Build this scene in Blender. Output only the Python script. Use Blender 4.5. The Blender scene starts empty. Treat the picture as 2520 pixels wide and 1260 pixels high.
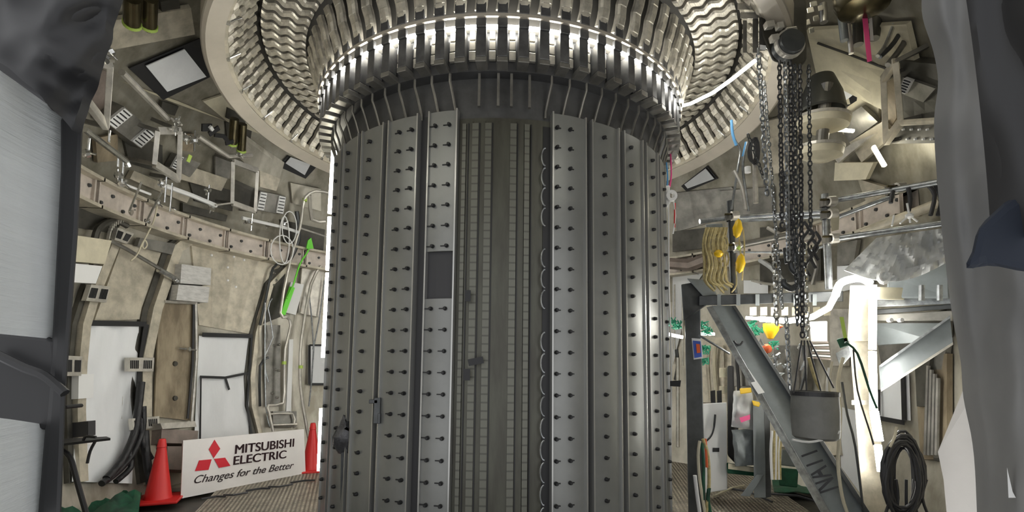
import bpy, bmesh, math, random
from mathutils import Vector, Matrix, noise
rnd = random.Random(7)
V = Vector
sin, cos, pi = math.sin, math.cos, math.pi
rad = math.radians
sc = bpy.context.scene
col = sc.collection
# ------------------------------------------------------------------ camera, world, exposure
F, PIT, ROL, YAW, DST, EYE, CY = 1222.0, .0965, .0106, .0265, 5.527, 1.6, 150.0
CAM = V((0, -DST, EYE))
_r = V((cos(YAW), -sin(YAW), 0))
_f = V((sin(YAW) * cos(PIT), cos(YAW) * cos(PIT), sin(PIT)))
_u = _r.cross(_f)
c_r = _r * cos(ROL) + _u * sin(ROL)
c_u = -_r * sin(ROL) + _u * cos(ROL)
cd = bpy.data.cameras.new('camera'); cam = bpy.data.objects.new('camera', cd); col.objects.link(cam)
cd.sensor_width = 36; cd.lens = 36 * F / 2520; cd.shift_y = CY / 2520; cd.clip_start = .05
m3 = Matrix((c_r, c_u, -_f)).transposed()
cam.matrix_world = Matrix.Translation(CAM) @ m3.to_4x4()
sc.camera = cam
w = bpy.data.worlds.new('world'); sc.world = w; w.use_nodes = True
w.node_tree.nodes['Background'].inputs[0].default_value = (.97, .98, 1, 1)
w.node_tree.nodes['Background'].inputs[1].default_value = .75
sc.view_settings.view_transform = 'Standard'; sc.view_settings.look = 'None'
sc.view_settings.gamma = 1; sc.view_settings.use_curve_mapping = False
sc.view_settings.exposure = 0.65
LED = 26.0            # emission of the LED tubes
sc.cycles.max_bounces = 6; sc.cycles.diffuse_bounces = 4; sc.cycles.glossy_bounces = 3
sc.cycles.sample_clamp_indirect = 6; sc.cycles.use_denoising = True

# ------------------------------------------------------------------ geometry of the place
def ray(px, py):
    v = c_r * ((px - 1260) / F) - c_u * ((py - 630 - CY) / F) + _f
    return v
def Pd(px, py, d):                     # point seen at a pixel, d metres into the place
    d *= .735 if d > 2.6 else .5
    v = ray(px, py); return CAM + v * (d / v.y)
def Pz(px, py, z):                     # ... on the level z
    v = ray(px, py); return CAM + v * ((z - EYE) / v.z)
PROF = [(-.6, 3.85), (0, 4.2), (.7, 4.36), (1.4, 4.42), (2.1, 4.44), (2.8, 4.44), (3.6, 4.40), (4.2, 4.28), (4.8, 4.02), (5.3, 3.58), (5.7, 2.9), (5.95, 2.0)]
def Rz(z):
    if z <= PROF[0][0]: return PROF[0][1]
    for (a, r), (b, s) in zip(PROF, PROF[1:]):
        if z <= b: return r + (s - r) * (z - a) / (b - a)
    return 2.0
def W(px, py, off=0.0):                # point on the vessel wall seen at a pixel, off metres inward
    v = ray(px, py)
    h2 = v.x * v.x + v.y * v.y
    t0 = DST * v.y / h2
    a, b = t0, t0
    for i in range(240):
        b = t0 + i * .03
        p = CAM + v * b
        if math.hypot(p.x, p.y) > Rz(p.z) or p.z > 5.95: break
    a = b - .03
    for i in range(16):
        m = (a + b) / 2; p = CAM + v * m
        if math.hypot(p.x, p.y) > Rz(p.z): b = m
        else: a = m
    p = CAM + v * a
    if not off: return p
    d = v.normalized()                 # step back along the line of sight until off metres stand between point and wall
    return p - d * (off / max(fr(p)[2].dot(-d), .4))
def fr(p):                             # frame on the wall: tangent (to the viewer's right), up along the wall, inward normal
    r = V((p.x, p.y, 0)).normalized()
    dr = (Rz(p.z + .15) - Rz(p.z - .15)) / .3
    up = (r * dr + V((0, 0, 1))).normalized()
    t = V((0, 0, 1)).cross(r)
    n = up.cross(t).normalized()
    if n.dot(r) > 0: n = -n
    t = up.cross(n).normalized()
    return t, up, n
def mpp(p):                            # metres per pixel at a point
    return (p - CAM).dot(_f) / F

# ------------------------------------------------------------------ materials
MT = {}
def mat(n, c, rough=.5, metal=0., var=0., scale=4., c2=None, bump=0., emit=0., trans=0., stretch=None, streak=0., alpha=1.):
    m = bpy.data.materials.new(n); m.use_nodes = True; nt = m.node_tree; N = nt.nodes; L = nt.links
    b = N['Principled BSDF']
    b.inputs['Base Color'].default_value = (*c, 1); b.inputs['Roughness'].default_value = rough; b.inputs['Metallic'].default_value = metal
    if emit:
        b.inputs['Emission Color'].default_value = (*c, 1); b.inputs['Emission Strength'].default_value = emit
    if var or bump:
        g = N.new('ShaderNodeNewGeometry'); mp = N.new('ShaderNodeMapping')
        L.new(g.outputs['Position'], mp.inputs[0])
        if stretch: mp.inputs['Scale'].default_value = stretch
        nz = N.new('ShaderNodeTexNoise'); nz.inputs['Scale'].default_value = scale; nz.inputs['Detail'].default_value = 8
        nz.inputs['Roughness'].default_value = .62
        L.new(mp.outputs[0], nz.inputs['Vector'])
        if var:
            cr = N.new('ShaderNodeValToRGB'); e = cr.color_ramp.elements
            d = c2 or tuple(x * (1 - var) for x in c)
            e[0].position = .36; e[0].color = (*d, 1); e[1].position = .62; e[1].color = (*c, 1)
            L.new(nz.outputs['Fac'], cr.inputs[0]); L.new(cr.outputs[0], b.inputs['Base Color'])
            if emit: L.new(cr.outputs[0], b.inputs['Emission Color'])
        if bump:
            bp = N.new('ShaderNodeBump'); bp.inputs['Strength'].default_value = bump; bp.inputs['Distance'].default_value = .02
            L.new(nz.outputs['Fac'], bp.inputs['Height']); L.new(bp.outputs[0], b.inputs['Normal'])
    if trans:
        tr = N.new('ShaderNodeBsdfTranslucent'); tr.inputs[0].default_value = (*c, 1)
        mx = N.new('ShaderNodeMixShader'); mx.inputs[0].default_value = trans
        out = N['Material Output']
        L.new(b.outputs[0], mx.inputs[1]); L.new(tr.outputs[0], mx.inputs[2]); L.new(mx.outputs[0], out.inputs[0])
    if alpha < 1: b.inputs['Alpha'].default_value = alpha
    MT[n] = m
    return m
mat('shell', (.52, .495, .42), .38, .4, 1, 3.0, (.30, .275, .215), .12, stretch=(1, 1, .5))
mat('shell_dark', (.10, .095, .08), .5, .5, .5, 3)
mat('dome', (.34, .32, .265), .38, .45, 1, 2.6, (.17, .155, .115), .15, stretch=(1, 1, .6))  # stained metal darkened from shell; dim light up here put into the colour
mat('steel', (.66, .63, .56), .33, .5, .35, 6, None, .05)
mat('steel_dull', (.26, .25, .225), .42, .6, .4, 5, None, .05)
mat('panel', (.262, .266, .254), .38, .5, .2, 1.3)
mat('panel_edge', (.45, .45, .43), .3, .7)
mat('olive', (.085, .085, .066), .42, .35, .4, 3, (.06, .057, .045), 0, stretch=(4, 4, .7))
mat('olive_light', (.14, .14, .115), .42, .35, .5, 12)
mat('column_dark', (.10, .10, .10), .5, .4, .35, 4)
mat('block', (.16, .16, .16), .42, .5, .4, 9)
mat('bar', (.70, .66, .56), .36, .5, .45, 9, None, .12)
mat('bar_dark', (.045, .042, .036), .6, .3)
mat('ring', (.50, .455, .38), .48, .15, .15, 2)
mat('ring_dark', (.30, .27, .22), .5, .2, .2, 2)
mat('black', (.010, .010, .011), .5)
mat('black_sheet', (.009, .009, .010), .55, 0, 0, 3, None, .06)
mat('rubber', (.03, .03, .032), .5)
mat('dark_steel', (.085, .09, .092), .4, .5, .3, 6)
mat('grey_paint', (.20, .22, .225), .45, .1, .2, 4)
mat('galv', (.42, .44, .45), .3, .75, .45, 14, None, .05)
mat('chrome', (.75, .75, .72), .18, .9, .3, 20)
mat('white_cloth', (.76, .77, .77), .7, 0, .06, 2, None, .5, stretch=(2.2, 2.2, .7))
mat('film', (.60, .63, .64), .35, 0, .12, 3, None, .1, trans=.2)
mat('white', (.75, .75, .73), .5)
mat('cream', (.62, .57, .42), .5, 0, .2, 5)
mat('beige_metal', (.58, .53, .42), .4, .3, .35, 6)
mat('brown', (.34, .28, .19), .5, .2, 1, 5, (.16, .125, .08), .1, stretch=(1, 1, .35))
mat('brown_box', (.26, .21, .18), .5, .2, .3, 6)
mat('red', (.62, .02, .018), .45)
mat('red_print', (.60, .015, .03), .55)
mat('ink', (.06, .025, .03), .6)
mat('ink_grey', (.10, .08, .08), .6)
mat('banner', (.78, .75, .72), .6, 0, .06, 3, None, .08)
mat('lime', (.16, .68, .05), .5)
mat('lime_tape', (.45, .62, .12), .5)
mat('yellow', (.82, .52, .01), .45)
mat('orange', (.75, .13, .03), .5)
mat('pink', (.85, .09, .28), .5)
mat('green', (.012, .10, .05), .55, 0, .6, 8)
mat('green_net', (.05, .42, .25), .6)
mat('blue', (.12, .38, .70), .5)
mat('sling', (.52, .43, .20), .6, 0, .4, 20)
mat('grey_bag', (.30, .33, .33), .45, 0, .35, 5, None, .3)
mat('curtain', (.31, .305, .29), .6, 0, .3, 1.3, (.18, .182, .185), .06, trans=.5)
mat('navy', (.005, .009, .018), .9)
mat('clear_sheet', (.68, .69, .68), .3, 0, .25, 6, None, .35, trans=.2)
mat('tan_sheet', (.60, .57, .52), .5, 0, .15, 3, None, .2, trans=.25)
mat('brass', (.13, .11, .06), .25, .8, .5, 5)
mat('floor_metal', (.52, .47, .38), .45, .3, .3, 5)
mat('hood_grey', (.075, .075, .062), .45, .2, .2, 4)
mat('wrap', (.10, .10, .105), .25, .2, .5, 14, None, .6)
mat('pale', (.58, .57, .54), .45, .1, .25, 9, None, .05, stretch=(1, 1, 4))
mat('led', (1, .985, .93), .5, emit=LED)
mat('led_warm', (1, .95, .78), .5, emit=LED)
mat('led_soft', (1, .985, .93), .5, emit=LED * .55)
mat('sign_blue', (.06, .12, .5), .4)
mat('bag', (.22, .22, .205), .6, 0, .2, 6)

nm_ = mat('notched', (.14, .14, .115), .42, .35)          # rail with a dark notch every 6 cm of its length
_nt = nm_.node_tree; _g = _nt.nodes.new('ShaderNodeNewGeometry'); _s = _nt.nodes.new('ShaderNodeSeparateXYZ'); _nt.links.new(_g.outputs['Position'], _s.inputs[0])
def _mth(op, a, b=None):
    n = _nt.nodes.new('ShaderNodeMath'); n.operation = op; _nt.links.new(a, n.inputs[0])
    if b is not None: n.inputs[1].default_value = b
    return n.outputs[0]
_k = _mth('LESS_THAN', _mth('FRACT', _mth('MULTIPLY', _s.outputs[2], 16.0)), .2)
_mx = _nt.nodes.new('ShaderNodeMixRGB'); _nt.links.new(_k, _mx.inputs[0]); _mx.inputs[1].default_value = (.14, .14, .115, 1); _mx.inputs[2].default_value = (.085, .085, .07, 1)
_nt.links.new(_mx.outputs[0], _nt.nodes['Principled BSDF'].inputs['Base Color'])

# ------------------------------------------------------------------ mesh helpers
class M:
    def __init__(s): s.b = bmesh.new()
    def quadbox(s, f, k):              # f: 4 front corners, k: 4 back corners
        v = [s.b.verts.new(p) for p in list(f) + list(k)]
        n = len(f)
        s.b.faces.new(v[:n]); s.b.faces.new(v[n:][::-1])
        for i in range(n):
            j = (i + 1) % n
            s.b.faces.new((v[i], v[i + n], v[j + n], v[j]))
        return s
    def box(s, c, ax, size):           # centre, 3 axes, full sizes
        a, b, d = [ax[i] * (size[i] / 2) for i in range(3)]
        f = [c - a - b + d, c + a - b + d, c + a + b + d, c - a + b + d]
        return s.quadbox(f, [p - 2 * d for p in f])
    def bar(s, p, q, wd, ht=None, up=V((0, 0, 1))):
        ht = ht or wd; d = q - p; l = d.length
        if l < 1e-5: return s
        d.normalize()
        if abs(d.dot(up)) > .95: up = V((0, 1, 0))
        x = d.cross(up).normalized(); y = x.cross(d).normalized()
        return s.box((p + q) / 2, (d, x, y), (l, wd, ht))
    def tube(s, pts, r, n=8, cap=True):
        pts = [V(p) for p in pts]; rings = []
        rr = r if isinstance(r, (list, tuple)) else [r] * len(pts)
        d0 = (pts[1] - pts[0]).normalized()
        x = d0.orthogonal().normalized()
        for i, p in enumerate(pts):
            d = (pts[min(i + 1, len(pts) - 1)] - pts[max(i - 1, 0)])
            d = d.normalized() if d.length > 1e-6 else d0
            x = (x - d * x.dot(d)); x = x.normalized() if x.length > 1e-6 else d.orthogonal().normalized()
            y = d.cross(x)
            rings.append([s.b.verts.new(p + (x * cos(2 * pi * k / n) + y * sin(2 * pi * k / n)) * rr[i]) for k in range(n)])
        for a, b in zip(rings, rings[1:]):
            for k in range(n):
                s.b.faces.new((a[k], a[(k + 1) % n], b[(k + 1) % n], b[k]))
        if cap: s.b.faces.new(rings[0][::-1]); s.b.faces.new(rings[-1])
        return s
    def lathe(s, prof, c=V((0, 0, 0)), ax=V((0, 0, 1)), n=24, a0=0, a1=2 * pi):
        ax = ax.normalized(); x = ax.orthogonal().normalized()
        if abs(ax.z) > .999: x = V((0, -1, 0))
        y = ax.cross(x); full = abs(a1 - a0 - 2 * pi) < 1e-4
        m = n if full else n + 1; rings = []
        for (r, z) in prof:
            rings.append([s.b.verts.new(c + ax * z + (x * cos(a0 + (a1 - a0) * k / n) + y * sin(a0 + (a1 - a0) * k / n)) * max(r, 1e-4)) for k in range(m)])
        for a, b in zip(rings, rings[1:]):
            for k in range(n):
                j = (k + 1) % m
                s.b.faces.new((a[k], a[j], b[j], b[k]))
        return s
    def grid(s, fn, nx, ny, thick=None):
        g = [[s.b.verts.new(fn(i / nx, j / ny)) for i in range(nx + 1)] for j in range(ny + 1)]
        for j in range(ny):
            for i in range(nx): s.b.faces.new((g[j][i], g[j][i + 1], g[j + 1][i + 1], g[j + 1][i]))
        if thick:
            h = [[s.b.verts.new(fn(i / nx, j / ny) + thick(i / nx, j / ny)) for i in range(nx + 1)] for j in range(ny + 1)]
            for j in range(ny):
                for i in range(nx): s.b.faces.new((h[j][i], h[j + 1][i], h[j + 1][i + 1], h[j][i + 1]))
            for j in range(ny):
                for i in (0, nx): s.b.faces.new((g[j][i], g[j + 1][i], h[j + 1][i], h[j][i]))
            for i in range(nx):
                for j in (0, ny): s.b.faces.new((g[j][i], g[j][i + 1], h[j][i + 1], h[j][i]))
        return s
    def obj(s, name, m, parent=None, smooth=False, bevel=0.):
        bmesh.ops.recalc_face_normals(s.b, faces=s.b.faces[:])
        me = bpy.data.meshes.new(name); s.b.to_mesh(me); s.b.free()
        me.materials.append(MT[m] if isinstance(m, str) else m)
        if smooth:
            for p in me.polygons: p.use_smooth = True
            me.set_sharp_from_angle(angle=rad(40))
        o = bpy.data.objects.new(name, me); col.objects.link(o)
        if parent is not None: o.parent = parent
        if bevel:
            bv = o.modifiers.new('bevel', 'BEVEL'); bv.width = bevel; bv.segments = 2; bv.limit_method = 'ANGLE'
        return o
def tag(o, label, cat, group=None, kind=None):
    o['label'] = label; o['category'] = cat
    if group: o['group'] = group
    if kind: o['kind'] = kind
    return o
def thing(name, label, cat, group=None, loc=None):
    e = bpy.data.objects.new(name, None); e.empty_display_size = .1; col.objects.link(e)
    tag(e, label, cat, group)
    return e
def struct(o): o['kind'] = 'structure'; return o
def dup(o, parent=None, **kw):
    c = o.copy(); col.objects.link(c)
    if parent is not None: c.parent = parent
    for ch in o.children: dup(ch, c)
    return c
def poly(pix, d, th, m=None):          # solid with a pixel outline at depth d (or per-corner depths), th thick
    m = m or M()
    f = [Pd(x, y, (d[i] if isinstance(d, (list, tuple)) else d)) for i, (x, y) in enumerate(pix)]
    return m.quadbox(f, [p + (p - CAM).normalized() * th for p in f])
def bil(c, u, v):
    (a, b, d, e) = c
    x = (a[0] * (1 - u) + b[0] * u) * (1 - v) + (e[0] * (1 - u) + d[0] * u) * v
    y = (a[1] * (1 - u) + b[1] * u) * (1 - v) + (e[1] * (1 - u) + d[1] * u) * v
    return x, y
def slab(c, off=.02, th=.02, nx=6, ny=8, amp=0., m=None, fq=5.):   # plate that follows the wall between 4 seen corners
    m = m or M()
    def fn(u, v):
        p = W(*bil(c, u, v))
        o = off + (amp * noise.noise(V((p.x * fq, p.y * fq, p.z * fq * .45))) if amp else 0)
        return W(*bil(c, u, v), o + th)
    def tk(u, v):
        p = W(*bil(c, u, v)); return -fr(p)[2] * th
    return m.grid(fn, nx, ny, tk)
def wbox(px, py, w, h, d, rot=0, off=0, m=None):                     # box standing on the wall, w x h metres, d deep
    m = m or M(); p = W(px, py); t, u, n = fr(p)
    R = Matrix.Rotation(rad(rot), 3, n); t = R @ t; u = R @ u
    return m.box(p + n * (off + d / 2), (t, u, n), (w, h, d)), (p, t, u, n)
def text(s, size, m, parent, org, x, y, shear=0, sx=1, name='lettering', bold=0., ext=.002):
    cu = bpy.data.curves.new(name, 'FONT'); cu.body = s; cu.size = size; cu.shear = shear; cu.offset = bold; cu.extrude = ext
    t = bpy.data.objects.new('tmp', cu); col.objects.link(t)
    dg = bpy.context.evaluated_depsgraph_get(); me = bpy.data.meshes.new_from_object(t.evaluated_get(dg))
    bpy.data.objects.remove(t)
    n = x.cross(y)
    me.transform(Matrix(((x.x * sx, y.x, n.x, org.x), (x.y * sx, y.y, n.y, org.y), (x.z * sx, y.z, n.z, org.z), (0, 0, 0, 1))))
    me.materials.clear(); me.materials.append(MT[m])
    o = bpy.data.objects.new(name, me); col.objects.link(o); o.parent = parent
    return o

def arc(r, z, a0, a1, n):
    return [V((r * sin(rad(a0 + (a1 - a0) * i / n)), -r * cos(rad(a0 + (a1 - a0) * i / n)), z)) for i in range(n + 1)]

# ================================================================== THE SETTING
def shell_part(name, z0, z1, a0, a1, m='shell', n=60, th=.12):
    zs = [z0] + [z for z, r in PROF if z0 < z < z1] + [z1]
    zz = []
    for a, b in zip(zs, zs[1:]): zz += [a, (a + b) / 2]
    zz.append(z1)
    mm = M()
    for k in range(2):
        pr = [(Rz(z) + k * th, z) for z in zz]
        mm.lathe(pr, n=n, a0=rad(a0), a1=rad(a1))
    o = mm.obj(name, m, smooth=True); return struct(o)
shell_part('wall_left', -.6, 3.4, 180, 326)
shell_part('wall_right', -.6, 2.75, 34, 180)
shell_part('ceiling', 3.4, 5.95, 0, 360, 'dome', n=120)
shell_part('wall_right', 2.75, 3.4, 34, 180, 'dome')  # upper band of wall, its dim light put into the darker colour
struct(M().lathe([(4.6, -.06), (1.5, -.06)], n=80).obj('floor', 'shell_dark'))
# the wall of the central column
R0 = 1.74
struct(M().lathe([(R0, -.06), (R0, 3.89), (1.84, 3.89), (1.84, 4.22)], n=144).obj('wall_inner', 'column_dark', smooth=True))

# ---- upper baffle behind the bars
PA, PB, PC = [(1.965, 4.31), (2.09, 4.72)], [(2.12, 4.76), (2.52, 4.81)], [(2.56, 4.78), (2.78, 4.46)]
struct(M().lathe([(1.84, 4.22), (1.90, 4.33), (2.03, 4.80), (2.10, 4.84), (2.54, 4.88), (2.86, 4.46)], n=144).obj('trim_1', 'bar_dark', smooth=True))
def bar_mesh(prof, wdeg, wave, nseg, thick, z_jit=.006, cyc=3., smooth_=False):
    (r0, z0), (r1, z1) = prof
    mm = M(); d = V((0, -(r1 - r0), z1 - z0)); d.normalize(); n = V((1, 0, 0)).cross(d)
    if n.z > 0: n = -n
    def sec(t, k):
        r = r0 + (r1 - r0) * t; z = z0 + (z1 - z0) * t; w_ = r * rad(wdeg) / 2
        q = t * cyc % 1; sft = wave * (sin(2 * pi * q) if smooth_ else (1 - 4 * abs(q - .5))); ps = []
        for xx, h in ((-w_, -thick), (-w_, 0), (-w_ * .55, .010 + z_jit * k), (w_ * .55, .010 + z_jit * k), (w_, 0), (w_, -thick)): ps.append(mm.b.verts.new(V((xx + sft, -r, z)) + n * h))
        return ps
    ts = []
    for k in range(nseg): ts += [(k / nseg, k % 2), ((k + .92) / nseg, k % 2)]
    ts.append((1, 0)); rs = [sec(*t) for t in ts]
    for a, b in zip(rs, rs[1:]):
        for i in range(5): mm.b.faces.new((a[i], a[i + 1], b[i + 1], b[i]))
    mm.b.faces.new(rs[0]); mm.b.faces.new(rs[-1][::-1])
    return mm
def ring_of(proto, a0, a1, step, extra=None):
    a = a0; first = True
    while a < a1 - .01:
        o = proto if first else dup(proto)
        o.rotation_euler = (0, 0, rad(a)); first = False; a += step
A = tag(bar_mesh(PA, 2.7, .008, 6, .03, .006, 2.).obj('heat_sink_bar', 'bar'), 'steel bar of the innermost tilted row, directly above the glowing light ring', 'bar', 'bars of the inner overhead row')
ring_of(A, -110.4, 111, 4.8)
def two_sides(mk, a0, a1, step):
    o = mk; first = True
    for sg in (-1, 1):
        a = a0
        while a < a1:
            c = o if first else dup(o); first = False
            c.rotation_euler = (0, 0, rad(sg * a)); a += step
B = tag(bar_mesh(PB, 2.45, .021, 24, .04, .0015, 3., True).obj('heat_sink_bar', 'bar'), 'wavy steel bar of the middle overhead row, laid from the column outward', 'bar', 'wavy bars of the middle overhead row')
two_sides(B, 38, 128, 3.46)
Cc = tag(bar_mesh(PC, 2.1, .008, 6, .045, .014, 2.).obj('heat_sink_bar', 'bar'), 'short steel bar of the outermost overhead row, next to the beige ring', 'bar', 'short bars of the outer overhead row')
two_sides(Cc, 46, 136, 3.46)
# beige ring
rg = thing('support_ring', 'large beige metal ring hung under the domed ceiling', 'ring')
M().lathe([(2.79, 4.42), (2.93, 4.35), (2.96, 4.37), (2.95, 4.42), (2.82, 4.46), (2.79, 4.42)], n=160).obj('ring_face', 'ring', rg, smooth=True)
M().lathe([(2.765, 4.45), (2.795, 4.43), (2.795, 4.52), (2.765, 4.52), (2.765, 4.45)], n=160).obj('inner_lip', 'beige_metal', rg)
M().lathe([(2.95, 4.365), (2.97, 4.375), (2.98, 4.58), (2.93, 4.58), (2.95, 4.365)], n=160).obj('outer_flange', 'ring_dark', rg, smooth=True)
for a in list(range(-140, -50, 12)) + list(range(60, 145, 12)):
    p = V((2.78 * sin(rad(a)), -2.78 * cos(rad(a)), 4.44)); q = p * .965; q.z = 4.52
    m = M(); m.tube([p, V((p.x, p.y, 4.54))], .012); m.tube([p, q], .008); m.lathe([(0, -.02), (.02, -.02), (.02, .02), (0, .02)], p, n=8)
    tag(m.obj('eye_bolt', 'chrome'), 'small shiny eye bolt clamped to the inner edge of the beige ring', 'bolt', 'eye bolts on the beige ring')

# ---- ring beam, LED strip and blocks round the column head
rb = tag(M().lathe([(1.965, 4.245), (1.985, 4.245), (1.985, 4.27), (1.965, 4.27), (1.965, 4.245)], n=144).obj('ring_beam', 'ring'), 'thin polished hoop running round the column above the lights', 'hoop')
led = thing('light_strip', 'glowing white light strip circling the column head behind the dark blocks', 'light strip')
M().tube(arc(1.915, 4.205, 0, 359.9, 144), .017, 6).obj('glow_tube', 'led', led, smooth=True)
M().lathe([(1.845, 4.205), (1.89, 4.205), (1.89, 4.22), (1.845, 4.22), (1.845, 4.205)], n=144).obj('backing_channel', 'steel', led)
def hb():
    t = thing('heat_sink_block', 'dark upright block hanging in the ring of blocks at the column head', 'block', 'dark blocks around the column head')
    def bx(z0, z1, w, r0, r1, nm, mt):
        m = M(); m.box(V((0, -(r0 + r1) / 2, (z0 + z1) / 2)), (V((1, 0, 0)), V((0, 1, 0)), V((0, 0, 1))), (w, r1 - r0, z1 - z0)); return m.obj(nm, mt, t, bevel=.005)
    bx(3.94, 4.17, .078, 1.86, 1.955, 'tile', 'block'); bx(4.17, 4.243, .078, 1.938, 1.97, 'tile_head', 'block'); bx(3.895, 3.936, .086, 1.80, 1.96, 'foot_clamp', 'steel_dull')
    bx(4.272, 4.36, .078, 1.955, 1.985, 'upper_tile', 'block')
    return t
ring_of(hb(), -110.4, 111, 4.8)
m0 = M()
for k in range(3): m0.box(V((0, -1.862, 4.0 + .083 * k)), (V((1, 0, 0)), V((0, 1, 0)), V((0, 0, 1))), (.055 - .006 * k, .03, .072))
ring_of(tag(m0.obj('wall_bracket', 'bar', bevel=.004), 'pale pitted bracket on the lit wall between two dark blocks', 'bracket', 'pale brackets between the dark blocks'), -108, 109, 4.8)
# bent pipes under the blocks
fp = M(); fp.tube([V((0, -1.83, 3.9)), V((0, -1.83, 3.83)), V((.012, -1.80, 3.75)), V((.03, -1.765, 3.62)), V((.03, -1.76, 3.57))], .011, 6)
fp = tag(fp.obj('cooling_pipe', 'steel_dull', smooth=True), 'thin bent pipe hanging below the dark blocks at the column head', 'pipe', 'bent pipes below the column head')
fq = M(); fq.tube([V((0, -1.83, 3.9)), V((0, -1.83, 3.83)), V((-.012, -1.80, 3.75)), V((-.03, -1.765, 3.62)), V((-.03, -1.76, 3.57))], .011, 6)
fq = fq.obj('cooling_pipe', 'steel_dull', smooth=True); tag(fq, 'thin bent pipe hanging below the dark blocks at the column head', 'pipe', 'bent pipes below the column head')
ring_of(fp, -85, -12, 4.8); ring_of(fq, 12.5, 86, 4.8)
for a in (-5.7, -.9, 2.4, 7.0):
    p = [V((1.80 * sin(rad(a)), -1.80 * cos(rad(a)), z)) for z in (3.9, 3.62)]
    tag(M().bar(p[0], p[1], .02, .03).obj('hanger_rod', 'steel_dull'), 'straight short rod above the dark middle recess of the column', 'rod', 'straight rods above the middle recess')

# ---- panels on the column
ZA, ZB = 2.10, 2.47
ROWS = [1.537 + .162 * k for k in range(-9, 13)]
def cyl(a, r, z): return V((r * sin(rad(a)), -r * cos(rad(a)), z))
def bolt_mesh():
    m = M(); m.lathe([(0, 0), (.016, 0), (.016, .012), (.011, .03), (0, .03)], V((0, 0, 0)), V((0, -1, 0)), n=8)
    m.box(V((-.028, -.003, 0)), (V((1, 0, 0)), V((0, 1, 0)), V((0, 0, 1))), (.045, .006, .008))
    return m
BM = bolt_mesh().obj('bolt', 'black'); bolt_me = BM.data; bpy.data.objects.remove(BM)
BM = M().lathe([(0, 0), (.016, 0), (.016, .012), (.011, .03), (0, .03)], V((0, 0, 0)), V((0, -1, 0)), n=8).box(V((.02, -.003, 0)), (V((1, 0, 0)), V((0, 1, 0)), V((0, 0, 1))), (.03, .006, .008)).obj('bolt', 'black'); bolt_me2 = BM.data; bpy.data.objects.remove(BM)
names = {0: 'grey bolted panel beside the dark middle recess, with a dark square opening', 1: 'grey bolted panel second to the left of the middle recess', 2: 'grey bolted panel third to the left of the middle recess, rod hanging below it',
         3: 'grey bolted panel fourth to the left of the middle recess', 4: 'narrow grey bolted panel at the left edge of the column, by the tall lights',
         5: 'grey bolted panel just right of the dark middle recess', 6: 'grey bolted panel second to the right of the middle recess', 7: 'grey bolted panel third to the right of the middle recess, with a bright streak',
         8: 'grey bolted panel fourth to the right of the middle recess', 9: 'narrow grey bolted panel at the right edge of the column'}
PAN = [(-18.59, -11.18, (-16.76, -13.1)), (-31.05, -21.89, (-27.21, -23.45)), (-41.77, -32.98, (-37.92,)), (-52.76, -43.69, (-49.01,)), (-63.2, -54.96, (-59.54,)),
       (13.1, 22.26, (14.11, 17.68)), (24.27, 33.34, (27.94,)), (35.54, 44.15, (38.11,)), (46.35, 54.59, (49.92,)), (56.79, 65.49, (61.37,))]
for i, (a, b, bs) in enumerate(PAN):
    t = thing('wall_panel', names[i], 'panel', 'grey bolted panels around the column')
    top = 3.60
    segs = [(0.0, top)] if i else [(0.0, ZA), (ZB, top)]
    for z0, z1 in segs:
        m = M()
        m.grid(lambda u, v: cyl(a + (b - a) * u, 1.80 + .006 * sin(u * pi), z0 + (z1 - z0) * v), 6, 1, lambda u, v: -cyl(a + (b - a) * u, .03, 0))
        m.obj('face_plate', 'panel', t, smooth=True)
    for e in (a, b):
        m = M(); m.bar(cyl(e, 1.78, 0), cyl(e, 1.78, top + .01), .012, .075, up=cyl(e, 1, 0)); m.obj('edge_flange', 'panel_edge', t)
    for z in ROWS:
        if i == 0 and ZA - .02 < z < ZB + .02: continue
        for q in bs:
            o = bpy.data.objects.new('bolt', bolt_me if a < 0 else bolt_me2); col.objects.link(o); o.parent = t
            o.location = cyl(q, 1.806, z); o.rotation_euler = (0, 0, rad(q))
t = tag(M().grid(lambda u, v: cyl(-18.4 + 7.0 * u, 1.775, ZA + (ZB - ZA) * v), 3, 1, lambda u, v: -cyl(-18.4 + 7.0 * u, .02, 0)).obj('cover_plate', mat('plate', (.035, .035, .038), .5, .1)), 'dark square plate set into the panel beside the middle recess', 'plate')
# dark channels between panels
for i, (a, b) in enumerate(((-21.8, -18.69), (-32.88, -31.14), (-43.6, -41.86), (-54.87, -52.85), (22.35, 24.18), (33.43, 35.45), (44.24, 46.26), (54.69, 56.7))):
    m = M().grid(lambda u, v: cyl(a + (b - a) * u, 1.755, 0 + 3.6 * v), 2, 1, lambda u, v: -cyl(a, .01, 0))
    tag(m.obj('channel_cover', 'rubber'), 'dark strip between the grey panels, ' + ['nearest the square opening, on its left', 'second to the left of the square opening', 'third to the left of the square opening', 'closest to the tall light tubes', 'first to the right of the middle recess', 'second to the right of the middle recess', 'beside the panel with the bright streak', 'closest to the right edge of the column'][i], 'strip', 'dark strips between the column panels')
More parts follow.
